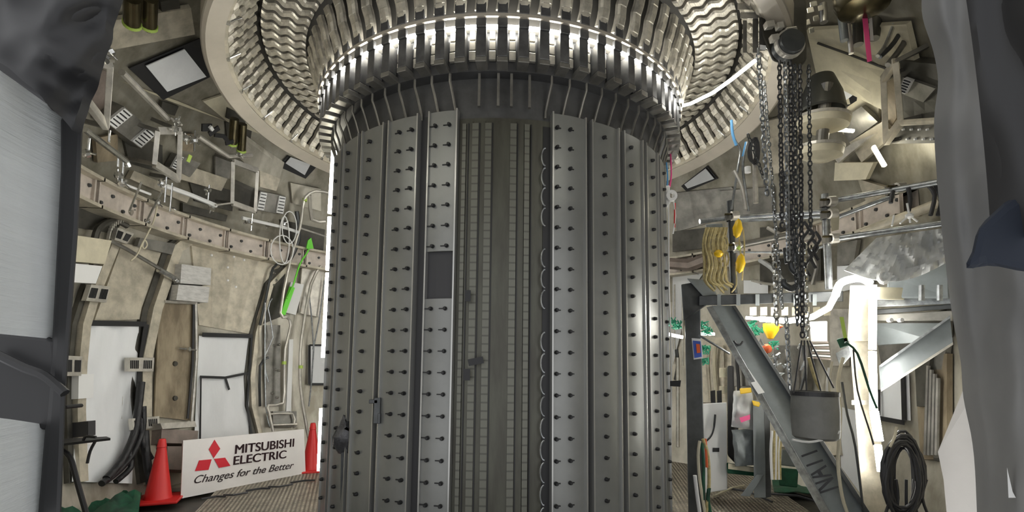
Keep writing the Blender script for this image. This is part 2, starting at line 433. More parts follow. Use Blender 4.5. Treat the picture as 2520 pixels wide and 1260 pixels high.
# middle recess
struct(M().grid(lambda u, v: cyl(-10.9 + 23.8 * u, 1.755, -.05 + 3.6 * v), 16, 1, lambda u, v: -cyl(0, .008, 0)).obj('trim_2', 'olive', smooth=True))
for i, (a, wd, lb) in enumerate(((-9.5, .03, 'leftmost'), (-6.6, .05, 'second'), (-3.3, .05, 'third'), (3.1, .05, 'fourth'), (6.6, .04, 'fifth'))):
    t = thing('mounting_rail', 'dark olive notched rail in the middle recess of the column, %s from its left side' % (lb if i else 'first'), 'rail', 'notched rails in the middle recess')
    M().bar(cyl(a, 1.765, 0), cyl(a, 1.765, 3.5), wd, .02, up=cyl(a, 1, 0)).obj('rail', 'notched', t)
    M().bar(cyl(a + 1.1, 1.768, 0), cyl(a + 1.1, 1.768, 3.5), .008, .016, up=cyl(a, 1, 0)).obj('groove', 'black', t)
for a, wd, lb in ((-8.1, .045, 'narrow dull olive strip nearest the square opening'), (-5.0, .055, 'dull olive strip just left of the widest one'), (0, .155, 'widest dull olive strip, in the centre of the middle recess'), (4.9, .055, 'dull olive strip just right of the widest one')):
    tag(M().bar(cyl(a, 1.762, 0), cyl(a, 1.762, 3.52), wd, .012, up=cyl(a, 1, 0)).obj('cover_strip', 'olive'), lb, 'strip', 'olive strips in the middle recess')
ck = M()
ck.tube([V((-.03 * sin(k * pi / 8), -1.79 - .0 * k, .072 * cos(k * pi / 8))) for k in range(9)], .006, 6)
ck = tag(ck.obj('cable_loop', 'galv', smooth=True), 'thin cable loop curving out of the dark slot right of the middle recess', 'loop', 'cable loops down the dark slot')
first = True
for k in range(-8, 12):
    if k in (3, 7): continue
    o = ck if first else dup(ck); first = False
    o.rotation_euler = (0, 0, rad(11.3)); o.location = (0, 0, ROWS[0] + .162 * (k + 8) + .08)
struct(M().grid(lambda u, v: cyl(10.9 + 2.0 * u, 1.762, 3.5 * v), 2, 1, lambda u, v: -cyl(0, .008, 0)).obj('trim_3', 'black'))
for (x, y, w_, h_, rt, lb) in ((1151, 728, .045, .085, 0, 'upper black tape patch stuck in the middle recess of the column'), (1171, 889, .115, .05, 12, 'slanted black tape patch across the olive rail'), (1149, 922, .045, .085, 0, 'lower black tape patch, just under the slanted one')):
    p = Pd(x, y, (DST - 1.815) / .735); t_ = V((1, 0, 0)); u_ = V((0, 0, 1)); R = Matrix.Rotation(rad(-rt), 3, V((0, 1, 0)))
    tag(M().box(p, (R @ t_, V((0, 1, 0)), R @ u_), (w_, .008, h_)).obj('tape_patch', 'black'), lb, 'tape')
# wrapped lump and rods on the left of the column
p = Pd(850, 1066, 5.78)
m = M()
m.lathe([(.001, -.20), (.04, -.16), (.075, -.08), (.085, -.02), (.065, .06), (.035, .12), (.001, .16)], p, n=14)
for v in m.b.verts: v.co += V((1, 1, .4)) * .06 * noise.noise(v.co * 14)
wr = thing('wrapped_sensor', 'lump wrapped in grey film on the left of the column', 'sensor')
m.obj('wrapping', 'wrap', wr, smooth=True)
M().bar(p + V((0, .0, -.12)), Pd(846, 1290, 5.85), .05, .04).obj('mounting_bar', 'dark_steel', wr)
M().tube([p + V((0, 0, .1)), Pd(858, 900, 5.85)], .008).obj('cable', 'dark_steel', wr)
p = Pd(929, 1010, 5.42)
m = M().box(p, (V((1, 0, 0)), V((0, 1, 0)), V((0, 0, 1))), (.05, .05, .20)).box(p + V((-.03, 0, .07)), (V((1, 0, 0)), V((0, 1, 0)), V((0, 0, 1))), (.07, .05, .03)).box(p + V((.02, -.02, -.06)), (V((1, 0, 0)), V((0, 1, 0)), V((0, 0, 1))), (.02, .03, .08))
tag(m.obj('clip', 'dark_steel', bevel=.004), 'dark clip bridging the narrow channel on the left of the column', 'clip')

# ---- lamps: tall tubes at the column's left edge
def tube_light(pts, r, label, m='led', holder=True, group=None):
    t = thing('light_tube', label, 'light', group)
    M().tube(pts, r, 8).obj('glow_tube', m, t, smooth=True)
    d = (pts[-1] - pts[0]).normalized(); b = V((0, .03, 0))
    mm = M().bar(pts[0] + b + V((.01, 0, 0)), pts[-1] + b + V((.01, 0, 0)), .035, .02) if len(pts) == 2 else M().tube([p + V((0, .03, .02)) for p in pts], .012)
    mm.obj('holder', 'steel', t)
    return t
for (a, b, lb, mm) in (((822, 372), (813, 525), 'topmost upright light tube at the left edge of the column', 'led_warm'), ((813, 535), (808, 665), 'second upright light tube down the left edge of the column', 'led'),
                   ((808, 672), (797, 880), 'long bright light tube halfway down the left edge of the column', 'led'), ((793, 1005), (787, 1158), 'lowest upright light tube, in front of the half-hidden cone', 'led')):
    tube_light([Pd(*a, 6.95), Pd(*b, 6.95)], .029, lb, mm)  # tubes thickened so their shape takes in the glare around them
p = [Pd(1648, 268, 7.05), Pd(1700, 255, 6.75), Pd(1755, 228, 6.35), Pd(1800, 196, 6.0), Pd(1860, 148, 5.75)]
tube_light(p, .016, 'curved light strip sloping up from the column to the chain hoist', 'led')

# added unseen lamps behind the column and over the port opening, brightening walls
for a, lb in ((-108, 'added unseen fill tube behind the column on its left'), (-150, 'added unseen fill tube at the back left of the column'), (108, 'added unseen fill tube behind the column on its right'), (150, 'added unseen fill tube at the back right of the column')):
    for z0 in (.5, 2.1):
        tube_light([cyl(a, 2.0, z0), cyl(a, 2.0, z0 + 1.4)], .022, lb + (', lower of two' if z0 < 1 else ', upper of two'), 'led')
for a, b, lb in ((-44, -30, 'added unseen fill tube over the port opening, on the left'), (-27, -12, 'added unseen fill tube over the port opening, left of its middle'), (12, 27, 'added unseen fill tube over the port opening, right of its middle')):
    tube_light([cyl(a, 4.05, 3.98), cyl(b, 4.05, 3.98)], .022, lb, 'led')

# ================================================================== LEFT WALL
def strip(pix, wd, off, th, n=14, m=None, amp=0):
    m = m or M(); L = len(pix) - 1
    def at(v):
        k = min(int(v * L), L - 1); f = v * L - k
        a, b = pix[k], pix[k + 1]
        return W(a[0] + (b[0] - a[0]) * f, a[1] + (b[1] - a[1]) * f)
    def fn(u, v):
        p = at(v); d = at(min(v + .02, 1)) - at(max(v - .02, 0)); n_ = fr(p)[2]
        s_ = n_.cross(d).normalized()
        return p + s_ * ((u - .5) * wd) + n_ * (off + th)
    return m.grid(fn, 1, n, lambda u, v: -fr(at(v))[2] * th)
def wpipe(pix, r, off, m=None, n=7):
    m = m or M(); pts = []
    for (a, b) in zip(pix, pix[1:]):
        for k in range(4):
            pts.append(W(a[0] + (b[0] - a[0]) * k / 4, a[1] + (b[1] - a[1]) * k / 4, off))
    pts.append(W(*pix[-1], off))
    return m.tube(pts, r, n)
def dpipe(pix, d, r, m=None, n=7):
    m = m or M(); L = len(pix)
    ds = d if isinstance(d, (list, tuple)) else [d] * L
    return m.tube([Pd(x, y, ds[i]) for i, (x, y) in enumerate(pix)], r, n)
def smooth(pix, k=5):                  # Catmull-Rom
    out = []
    for i in range(len(pix) - 1):
        p0, p1, p2, p3 = pix[max(i - 1, 0)], pix[i], pix[i + 1], pix[min(i + 2, len(pix) - 1)]
        for j in range(k):
            t = j / k
            out.append(tuple(.5 * (2 * p1[q] + (p2[q] - p0[q]) * t + (2 * p0[q] - 5 * p1[q] + 4 * p2[q] - p3[q]) * t * t + (3 * p1[q] - p0[q] - 3 * p2[q] + p3[q]) * t ** 3) for q in range(len(p1))))
    out.append(tuple(pix[-1])); return out

# big ledge of box sections
def ledge(a0, a1, n, lbl, grp, z0=3.20, z1=3.49):
    t = thing('box_beam', lbl, 'beam', grp)
    M().lathe([(4.40, z0 + .02), (4.25, z0 + .02), (4.25, z1 - .02), (4.40, z1 - .02), (4.40, z0 + .02)], n=6, a0=rad(a0), a1=rad(a1)).obj('web', 'ledge', t)
    for z in (z0, z1): M().lathe([(4.43, z - .02), (4.16, z - .02), (4.16, z + .015), (4.43, z + .015), (4.43, z - .02)], n=6, a0=rad(a0), a1=rad(a1)).obj('flange', 'beige_metal', t)
    for a in (a0 + .3, a1 - .3): M().bar(cyl(a, 4.235, z0), cyl(a, 4.235, z1), .02, .03, up=cyl(a, 1, 0)).obj('end_plate', 'ledge', t)
    m = M()
    for k in range(4):
        a = a0 + (a1 - a0) * (.12 + .25 * k)
        m.lathe([(0, 0), (.022, 0), (.018, .02), (0, .02)], cyl(a, 4.25, z0 + (.07 if k % 2 else .19)), -cyl(a, 1, 0), n=8)
    m.obj('bolt', 'dark_steel', t)
mat('ledge', (.64, .57, .50), .45, .3, .3, 5, None, .05)
pos = ['at the far left, beside the black taped post', 'second from the black taped post', 'above the brown stained panel', 'above the two pale boxes', 'left of the white cable loops', 'behind the white cable loops', 'at the left edge of the column', 'hidden by the column']
for k in range(8):
    a1 = -76 - 9.0 * k
    ledge(a1 + 360 - 8.7, a1 + 360, 6, 'pinkish grey box beam of the wall ledge, ' + pos[k], 'box beams of the wall ledge')
for k in range(6):
    a0 = 82 + 9.4 * k
    ledge(a0, a0 + 9, 6, 'box beam of the right hand ledge, %s' % ['behind the grey curtain', 'under the plastic sheet', 'behind the hoist hook', 'behind the hanging chains', 'left of the yellow hoist bundle', 'touching the right edge of the column'][k], 'box beams of the ledge on the right')

def cover(name, pix, lbl, amp=.05, brd=None, tape=(), m='white_cloth', grp='white sheets taped over the wall ports'):
    t = thing(name, lbl, 'sheet', grp)
    slab(pix, .04, .006, 22, 22, amp, fq=4.5).obj('cloth', m, t, smooth=True)
    for ln, wd in tape: strip(ln, wd, .055 + amp * .35, .008, 12).obj('tape', 'black', t)
    return t
cover('port_cover', [(203, 797), (342, 800), (325, 1190), (178, 1185)], 'tall white sheet over the wall port nearest the black taped post', .07, tape=(([(200, 795), (345, 798)], .06), ([(345, 798), (330, 900), (322, 1000)], .07)))
cover('port_cover', [(490, 826), (614, 830), (612, 1090), (478, 1085)], 'white sheet over a wall port above the banner, black tape across its middle', .05, tape=(([(488, 824), (614, 828)], .06), ([(482, 928), (545, 930), (606, 918)], .035), ([(612, 828), (606, 920), (600, 1000), (614, 1090)], .03), ([(545, 928), (555, 960)], .03), ([(484, 930), (482, 1090)], .02)))
cover('port_cover', [(758, 850), (812, 850), (812, 945), (758, 945)], 'small white sheet over a port beside the tall light tubes', .02, tape=(([(757, 850), (757, 946)], .04), ([(757, 946), (812, 946)], .04), ([(757, 850), (812, 850)], .03)))

def patch(name, bl, wh, lbl, parent_group='taped white windows in the domed ceiling'):
    t = thing(name, lbl, 'window', parent_group)
    for (q, off, mm, nm) in ((bl, .02, 'black', 'tape'), (wh, .05, 'white_cloth', 'cloth')):
        if len(q) == 3: q = q + [q[2]]
        slab(q, off, .012, 4, 4).obj(nm, mm, t)
patch('taped_window', [(318, 168), (492, 95), (517, 190), (402, 246)], [(360, 163), (455, 122), (508, 189), (412, 226)], 'large white window patch with ragged black tape, near the black bag')
patch('taped_window', [(686, 410), (708, 383), (778, 412), (752, 440)], [(703, 402), (716, 387), (764, 405), (750, 431)], 'small white window patch just under the beige ring beside the column')
patch('taped_window', [(1676, 458), (1740, 408), (1766, 440), (1690, 472)], [(1684, 454), (1736, 415), (1757, 440), (1692, 464)], 'white window patch with black tape just right of the column')
patch('taped_window', [(2046, 180), (2112, 216), (2108, 248), (2056, 282)], [(2053, 194), (2098, 222), (2096, 236), (2058, 264)], 'bright triangular window beside the dark bell shaped cover')

def wplate(name, pix, m, lbl, off=.02, th=.03, cat='panel', grp=None, nx=4, ny=6, bev=.004):
    return tag(slab(pix, off, th, nx, ny).obj(name, m, bevel=0), lbl, cat, grp)
# ribs
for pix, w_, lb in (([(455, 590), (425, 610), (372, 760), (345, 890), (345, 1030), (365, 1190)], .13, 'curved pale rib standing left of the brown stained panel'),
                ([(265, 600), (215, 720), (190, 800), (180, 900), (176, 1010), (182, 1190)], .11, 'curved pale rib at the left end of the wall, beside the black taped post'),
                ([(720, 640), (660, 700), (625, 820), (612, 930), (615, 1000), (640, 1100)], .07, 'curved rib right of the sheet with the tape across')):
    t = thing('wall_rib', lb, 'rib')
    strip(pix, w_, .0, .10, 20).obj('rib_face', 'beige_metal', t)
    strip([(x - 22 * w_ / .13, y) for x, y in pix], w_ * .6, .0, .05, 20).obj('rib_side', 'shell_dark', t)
for pix, lb in (([(316, 880), (380, 880), (378, 914), (316, 914)], 'slotted clamp band high on the rib beside the tall white sheet'), ([(325, 1030), (392, 1024), (393, 1052), (328, 1058)], 'slotted clamp band low on the rib, above the black cables'),
                ([(160, 875), (203, 877), (200, 925), (160, 925)], 'slotted clamp on the rib beside the black taped post'), ([(330, 575), (290, 560), (282, 590), (312, 600)], 'fan shaped toothed plate below the ledge, left of the rib top'),
                ([(225, 700), (272, 705), (262, 745), (212, 740)], 'perforated plate below the two stacked pale blocks')):
    t = thing('rib_clamp', lb, 'clamp')
    slab(pix, .10, .05, 3, 2).obj('band', 'steel', t)
    for k in range(5):
        u = .1 + .07 * k; a, b = bil(pix, u, .2), bil(pix, u, .8); M().bar(W(*a, .155), W(*b, .155), .008, .01).obj('slot', 'black', t)
        u = .62 + .07 * k; a, b = bil(pix, u, .2), bil(pix, u, .8); M().bar(W(*a, .155), W(*b, .155), .008, .01).obj('slot', 'black', t)
wplate('wall_plate', [(300, 600), (418, 610), (368, 785), (232, 790)], 'beige_metal', 'smooth beige wall plate above the tall white sheet', .0, .03)
wplate('wall_plate', [(470, 590), (690, 655), (616, 822), (490, 800)], 'beige_metal', 'broad beige wall plate above the taped sheet in the middle', .0, .03)
for i, (x, y) in enumerate(((520, 628), (560, 658), (560, 690), (580, 706), (575, 632), (600, 640))):
    tag(M().lathe([(0, 0), (.02, 0), (.015, .015), (0, .015)], W(x, y, .03), fr(W(x, y))[2], n=10).obj('stud', 'white'), 'tiny pale stud on the broad beige wall plate', 'stud', 'studs on the beige wall plate')
wplate('pale_block', [(140, 572), (275, 592), (258, 650), (140, 640)], 'cream', 'upper long pale block beside the black taped post', .05, .15, 'block')
wplate('pale_block', [(140, 644), (252, 655), (236, 698), (140, 692)], 'white', 'lower long pale block beside the black taped post', .05, .15, 'block')
for pix, lb in (([(447, 650), (520, 660), (518, 702), (444, 697)], 'upper of two pale boxes stacked on the wall above the brown panel'), ([(440, 700), (516, 706), (512, 745), (434, 738)], 'lower of two pale boxes stacked on the wall above the brown panel')):
    t = thing('wall_box', lb, 'box')
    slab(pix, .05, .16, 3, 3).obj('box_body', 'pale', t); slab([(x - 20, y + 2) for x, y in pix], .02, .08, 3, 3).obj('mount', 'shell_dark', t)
t = thing('stained_panel', 'brown stained upright panel in a thin metal frame, between two white sheets', 'panel')
slab([(392, 745), (478, 750), (470, 1035), (380, 1025)], .03, .02, 4, 8).obj('board', 'brown', t)
for pix in ([(404, 742), (480, 746)], [(482, 744), (484, 880), (472, 1040)]): wpipe(pix, .02, .10).obj('frame_pipe', 'steel', t)
wpipe([(477, 750), (474, 900), (462, 1030)], .016, .09).obj('frame_pipe', 'rubber', t)
for x, y in ((430, 895), (430, 980)): M().lathe([(0, 0), (.035, 0), (.03, .02), (0, .02)], W(x, y, .05), fr(W(x, y))[2], n=12).obj('knob', 'shell_dark', t)
t = thing('latch', 'shiny latch sticking out across the brown stained panel', 'latch')
M().tube([W(440, 857, .1), W(482, 862, .12)], .014).obj('rod', 'chrome', t); M().lathe([(0, -.03), (.03, -.03), (.03, .03), (0, .03)], W(462, 859, .11), V((1, 0, 0)), n=10).obj('collar', 'chrome', t)
for pix, mm, lb in (([(398, 1056), (488, 1060), (486, 1092), (396, 1090)], 'brown_box', 'upper flat brown box below the stained panel'), ([(412, 1098), (484, 1100), (482, 1158), (410, 1155)], 'brown_box', 'lower brown box behind the cone'), ([(395, 1042), (480, 1036), (484, 1050), (400, 1056)], 'steel', 'pale sill on top of the brown boxes')):
    wplate('wall_crate', pix, mm, lb, .05, .2 if 'sill' not in lb else .24, 'box')
# teeth arch and plate under the ledge
t = thing('toothed_arch', 'dark toothed arch under the ledge beside the black taped post', 'arch')
ar = [(232, 590), (240, 565), (262, 548), (290, 545), (312, 556)]
wpipe(smooth(ar, 3), .035, .10).obj('arch_pipe', 'shell_dark', t)
for k, (x, y) in enumerate(smooth(ar, 4)[::1]): wbox(x + 3, y - 6, .012, .05, .03, 0, .12)[0].obj('tooth', 'steel', t)
wplate('wall_plate', [(345, 585), (432, 600), (428, 628), (338, 606)], 'steel_dull', 'grey green plate just under the ledge, above the leaning pole', .05, .05)
t = thing('leaning_pole', 'long pole leaning across the beige plate under the ledge', 'pole')
wpipe([(270, 592), (310, 612), (425, 680)], .022, .16).obj('shaft', 'steel_dull', t); wpipe([(390, 664), (430, 686), (436, 692)], .035, .16).obj('end_fitting', 'chrome', t)
tag(wpipe(smooth([(388, 500), (378, 545), (352, 598), (355, 612), (362, 602), (354, 592), (338, 625), (322, 642)], 4), .009, .24).obj('rope', 'cream', smooth=True), 'thin pale rope with a loop hanging below the ledge', 'rope')

# dark openings as flat plates, shade put into their colour; slatted boxes of the dome
for pix, lb in (([(300, 320), (400, 358), (400, 425), (318, 402)], 'dark plate for the shade in the hollow behind the slatted box near the black post'), ([(465, 440), (575, 470), (572, 520), (480, 495)], 'dark plate for the shade between the two open frames'),
                ([(195, 500), (300, 545), (285, 575), (190, 560)], 'dark plate for the shade under the ledge at the left end'), ([(690, 540), (800, 565), (795, 625), (700, 600)], 'dark plate for the shade behind the green tape'),
                ([(555, 300), (620, 320), (612, 375), (560, 350)], 'dark box behind the two hanging cylinders'), ([(575, 440), (640, 470), (632, 525), (572, 498)], 'dark plate for the shade inside the open frame near the column'),
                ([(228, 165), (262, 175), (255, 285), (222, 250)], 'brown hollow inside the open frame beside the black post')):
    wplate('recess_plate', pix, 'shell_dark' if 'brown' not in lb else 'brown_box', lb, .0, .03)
def slatbox(pix, lb, d=.14, two=True):
    t = thing('slatted_box', lb, 'box')
    slab(pix, .03, d, 3, 3).obj('box_body', 'steel_dull', t)
    for u0 in ((.04, .74) if two else (.04,)):
        q = [bil(pix, u0, .04), bil(pix, u0 + .24, .04), bil(pix, u0 + .24, .96), bil(pix, u0, .96)]
        slab(q, .03 + d, .03, 2, 2).obj('end_cap', 'white', t)
        for k in range(5):
            v = .12 + .19 * k; M().bar(W(*bil(q, .1, v), .065 + d), W(*bil(q, .9, v), .065 + d), .012, .012).obj('slot', 'rubber', t)
slatbox([(306, 262), (386, 332), (348, 366), (258, 300)], 'long slatted box set aslant below the taped window, left side of the dome')
slatbox([(438, 380), (494, 402), (468, 436), (420, 412)], 'short grey box beside the tall open frame', .1, False)
slatbox([(640, 470), (705, 484), (698, 528), (630, 516)], 'slatted box between the open frame and the cable loops', .1)
slatbox([(2222, 190), (2302, 218), (2272, 252), (2208, 226)], 'pale slatted box inside the large open frame on the right', .1, False)
wplate('flat_plate', [(300, 200), (420, 250), (560, 300), (440, 250)], 'cream', 'pale plate below the taped window', .01, .02)
wplate('flat_plate', [(500, 250), (560, 230), (640, 330), (560, 300)], 'cream', 'pale plate under the beige ring, above the hanging cylinders', .01, .03)
wplate('flat_plate', [(455, 405), (560, 440), (545, 470), (440, 440)], 'beige_metal', 'beige plate between the open frames of the dome', .02, .08)
wplate('flat_plate', [(220, 60), (470, 20), (480, 85), (240, 130)], 'beige_metal', 'broad beige plate at the top of the dome beside the black bag', .02, .05)
wplate('flat_plate', [(330, 420), (470, 480), (460, 500), (320, 440)], 'beige_metal', 'narrow beige plate just above the ledge', .02, .06)
wplate('flat_plate', [(600, 330), (700, 400), (680, 470), (590, 390)], 'shell', 'brownish plate beneath the beige ring, left of the small window', .0, .04)
# open frames
def oframe(pix, r, off, lb, dp=.25, m='steel'):
    t = thing('open_frame', lb, 'frame')
    P_ = [W(x, y, off) for x, y in pix]; L = len(P_)
    for i in range(L):
        M().bar(P_[i], P_[(i + 1) % L], r, r * 1.6).obj('frame_bar', m, t, bevel=.003)
    for p in P_: M().bar(p, p - fr(p)[2] * dp, r * .8).obj('standoff', 'steel_dull', t)
oframe([(388, 322), (444, 322), (440, 442), (380, 404)], .05, .40, 'tall open metal frame in the middle of the left dome', .4)
oframe([(574, 398), (634, 420), (628, 520), (572, 500)], .045, .35, 'open metal frame between the hanging cylinders and the column', .35)
oframe([(226, 150), (272, 160), (262, 312), (214, 250)], .05, .40, 'open metal frame beside the black taped post', .4)
def rail(pix, r, off, lb, m='steel', cat='rail', nm='strut', grp=None, sm=False):
    return tag(wpipe(pix, r, off).obj(nm, m, smooth=True), lb, cat, grp)
rail([(300, 178), (412, 292)], .035, .35, 'straight strut from the taped window down to the black tape')
rail([(208, 318), (310, 396), (316, 408)], .03, .35, 'pale strut sloping down beside the black taped post', 'chrome')
rail([(214, 255), (256, 306)], .025, .3, 'short strut below the brown hollow')
rail([(488, 335), (562, 385), (620, 382)], .03, .3, 'bent strut below the two hanging cylinders')
rail([(392, 452), (470, 480), (532, 506)], .03, .3, 'white pipe just above the ledge, middle of the left wall', 'white')
rail([(596, 536), (700, 560), (735, 572)], .026, .3, 'white pipe above the ledge leading to the cable loops', 'white')
rail([(302, 452), (370, 478)], .015, .3, 'thin pale pipe beside the leaning rods', 'white')
rail([(530, 505), (580, 498)], .012, .35, 'thin rod joining the white pipe and the open frame')
for i, (a, b, lb) in enumerate((((348, 448), (318, 520), 'upper leaning rod on the ledge'), ((400, 468), (360, 545), 'second leaning rod on the ledge'), ((410, 435), (405, 498), 'upright rod under the tall open frame'),
                          ((424, 450), (418, 520), 'second upright rod under the tall open frame'), ((622, 520), (618, 568), 'upright rod under the frame near the column'), ((305, 388), (300, 450), 'upright rod at the end of the sloping strut'), ((220, 340), (215, 385), 'short rod beside the black taped post'), ((270, 320), (268, 350), 'short rod with a bent top below the slatted box'), ((515, 455), (512, 492), 'tiny rod above the white pipe'), ((292, 382), (290, 410), 'short rod hanging from the sloping strut'), ((480, 320), (478, 372), 'thin rod beside the tall open frame'))):
    rail([a, b], .012, .32, lb, 'chrome', 'rod', 'rod')
# clamps
def clamp():
    t = thing('pipe_clamp', '', 'clamp')
    M().lathe([(0, -.03), (.035, -.03), (.045, 0), (.035, .03), (0, .03)], V((0, 0, 0)), V((1, 0, .3)), n=10).obj('clamp_body', 'chrome', t)
    M().tube([V((-.06, 0, -.05)), V((.05, .02, .06))], .010).obj('screw', 'chrome', t); M().tube([V((.04, 0, -.06)), V((-.03, 0, .05))], .012).obj('jaw', 'steel', t)
    return t
CL = clamp(); first = True
for i, (x, y, o_, wh) in enumerate(((213, 378, .32, 'below the short rod beside the black post'), (292, 432, .3, 'at the foot of the sloping strut'), (300, 450, .3, 'lowest on the sloping strut'), (318, 522, .15, 'at the foot of the first leaning rod'), (360, 545, .15, 'at the foot of the second leaning rod'),
      (398, 450, .32, 'at the left end of the white pipe'), (425, 518, .2, 'on the ledge under the tall frame'), (520, 512, .25, 'at the right end of the white pipe'), (512, 468, .3, 'on the tiny rod'), (436, 300, .45, 'above the tall open frame'), (430, 318, .45, 'inside the top of the tall frame'),
      (457, 340, .4, 'right of the tall open frame'), (478, 345, .4, 'on the thin rod'), (610, 545, .3, 'at the start of the pipe near the cables'), (660, 552, .2, 'in the middle of the pipe near the cables'), (700, 552, .2, 'beside the cable loops'), (258, 145, .4, 'above the brown hollow'), (590, 378, .35, 'under the hanging cylinders'), (385, 500, .25, 'at the knot of the pale rope'), (270, 128, .4, 'beside the black bag'))):
    t = CL if first else dup(CL); first = False
    t.location = W(x, y, o_); t.rotation_euler = (rnd.random() * 3, rnd.random() * 3, rnd.random() * 6)
    t['label'] = 'small shiny pipe clamp ' + wh; t['group'] = 'small clamps on the left wall'
for (a, b, r, lb) in (((325, -5), (325, 55), .07, 'left of two dark glossy cylinders at the very top'), ((368, -5), (366, 60), .07, 'right of two dark glossy cylinders at the very top'), ((577, 292), (572, 352), .055, 'left of two hanging cylinders beneath the beige ring'), ((597, 305), (594, 368), .055, 'right of two hanging cylinders beneath the beige ring')):
    t = thing('hanging_cylinder', lb, 'cylinder')
    p, q = W(*a, .35), W(*b, .35); d = (q - p).normalized()
    M().tube([p, q], r, 14).obj('cylinder_body', 'brass', t, smooth=True); M().tube([q, q + d * .03], r * 1.1, 14).obj('end_cap', 'lime_tape', t, smooth=True); M().tube([q, q + d * .08], r * .4, 8).obj('tip', 'chrome', t, smooth=True)
for i, (x, y, w_, h_, r_) in enumerate(((440, 282, .14, .09, 30), (462, 290, .16, .06, 60), (476, 305, .14, .05, 20), (495, 312, .1, .05, -20), (505, 325, .12, .05, 40))):
    tag(wbox(x, y, w_, h_, .02, r_, .42)[0].obj('tape_strip', 'black'), 'ragged piece of black tape above the tall open frame', 'tape', 'black tape pieces above the tall frame')
tag(wbox(448, 279, .06, .04, .03, -20, .45)[0].obj('tag_label', 'white'), 'tiny white tag on the black tape above the tall frame', 'tag')
tag(wbox(391, 366, .05, .09, .01, 0, .43)[0].obj('tape_mark', 'lime_tape'), 'yellow green tape mark on the tall open frame', 'tape')

# pipes, cables and green tape near the column
PP = [([(806, 474), (775, 470), (752, 484), (745, 510), (738, 560), (712, 650), (690, 770), (706, 780), (716, 800), (702, 860), (700, 930), (697, 992), (660, 998), (662, 1015), (672, 1062)], .022, .25, 'steel', 'long bent pale pipe running down beside the green tape'),
      ([(790, 655), (765, 700), (742, 830), (738, 900), (740, 960), (756, 1060), (768, 1120)], .025, .2, 'steel', 'long pipe bending down to the hidden cone'),
      ([(730, 520), (735, 590), (712, 640)], .035, .2, 'dark_steel', 'thick dark hose beside the cable loops'),
      ([(800, 545), (768, 540), (762, 480)], .03, .25, 'steel', 'angled bracket pipe at the top by the tall lights'),
      ([(735, 560), (790, 578), (812, 585)], .016, .25, 'steel', 'thin level pipe behind the green tape'),
      ([(653, 745), (652, 860), (654, 1000), (664, 1050)], .010, .2, 'galv', 'thin upright pipe left of the green tape'),
      ([(700, 640), (672, 660), (655, 730), (640, 800)], .02, .12, 'dark_steel', 'dark curved conduit beside the beige plate'),
      ([(760, 720), (772, 860), (760, 1000)], .012, .15, 'galv', 'thin upright cable beside the small white sheet'),
      ([(798, 690), (785, 790), (770, 860)], .012, .15, 'galv', 'thin conduit near the tall light tubes'),
      ([(655, 1020), (720, 1018), (722, 1046)], .016, .2, 'steel', 'low bent pipe above the banner'),
      ([(668, 1046), (730, 1044)], .02, .2, 'steel', 'short level pipe right above the banner'),
      ([(670, 735), (660, 760), (672, 830), (650, 880), (660, 940)], .010, .15, 'galv', 'wavy cable left of the long bent pipe'),
      ([(640, 1000), (640, 900), (660, 880)], .02, .1, 'dark_steel', 'dark stub pipe beside the sheet with tape')]
for pix, r, off, m_, lb in PP: tag(wpipe(smooth(pix, 2), r, off).obj('pipe', m_, smooth=True), lb, 'pipe', 'pipes and cables beside the column')
for (cx, cy, rx, ry, lb) in ((712, 560, 18, 40, 'upper white cable loop left of the green tape'), (694, 615, 28, 36, 'lower white cable loop left of the green tape'), (700, 590, 12, 58, 'narrow white cable loop left of the green tape')):
    tag(wpipe([(cx + rx * cos(a * pi / 8), cy + ry * sin(a * pi / 8)) for a in range(17)], .009, .35, n=6).obj('cable_loop', 'white', smooth=True), lb, 'cable')
tag(wpipe(smooth([(765, 590), (758, 618), (738, 650), (722, 700), (706, 735)], 3), .014, .3).obj('green_strap', 'lime', smooth=True), 'bright green strap tied to the bent pipe', 'strap')
tag(slab([(714, 705), (726, 708), (702, 776), (692, 772)], .24, .03, 2, 4).obj('green_tape', 'lime'), 'bright green tape wrapped low on the bent pipe', 'tape')
tag(slab([(758, 592), (766, 585), (772, 612), (754, 612)], .3, .02, 2, 2).obj('green_tag', 'lime'), 'bright green knot of tape near the tall lights', 'tape')
for (x, y, lb) in ((699, 893, 'yellow green band on the long bent pipe'), (740, 903, 'yellow green band on the pipe next to the small white sheet'), (750, 492, 'yellow green collar at the top of the bent pipe')):
    p = W(x, y, .24); tag(M().tube([p + V((0, 0, -.025)), p + V((0, 0, .025))], .036, 10).obj('tape_band', 'lime_tape', smooth=True), lb, 'tape')
wplate('light_plate', [(716, 694), (748, 700), (728, 775), (700, 768)], 'white', 'pale plate behind the green tape', .08, .04)
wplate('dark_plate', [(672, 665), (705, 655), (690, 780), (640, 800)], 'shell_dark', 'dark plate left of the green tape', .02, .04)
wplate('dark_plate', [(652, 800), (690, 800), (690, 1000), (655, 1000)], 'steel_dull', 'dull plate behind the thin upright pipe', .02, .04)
wplate('light_plate', [(712, 835), (722, 835), (716, 1025), (704, 1022)], 'white', 'narrow white upright strip between two pipes', .12, .03)
wplate('light_plate', [(672, 1012), (730, 1012), (730, 1050), (672, 1050)], 'steel_dull', 'dull box low on the wall above the banner', .05, .1)
wplate('lattice_plate', [(745, 640), (800, 650), (785, 780), (735, 770)], 'steel', 'mottled metal plate near the tall lights', .05, .04)
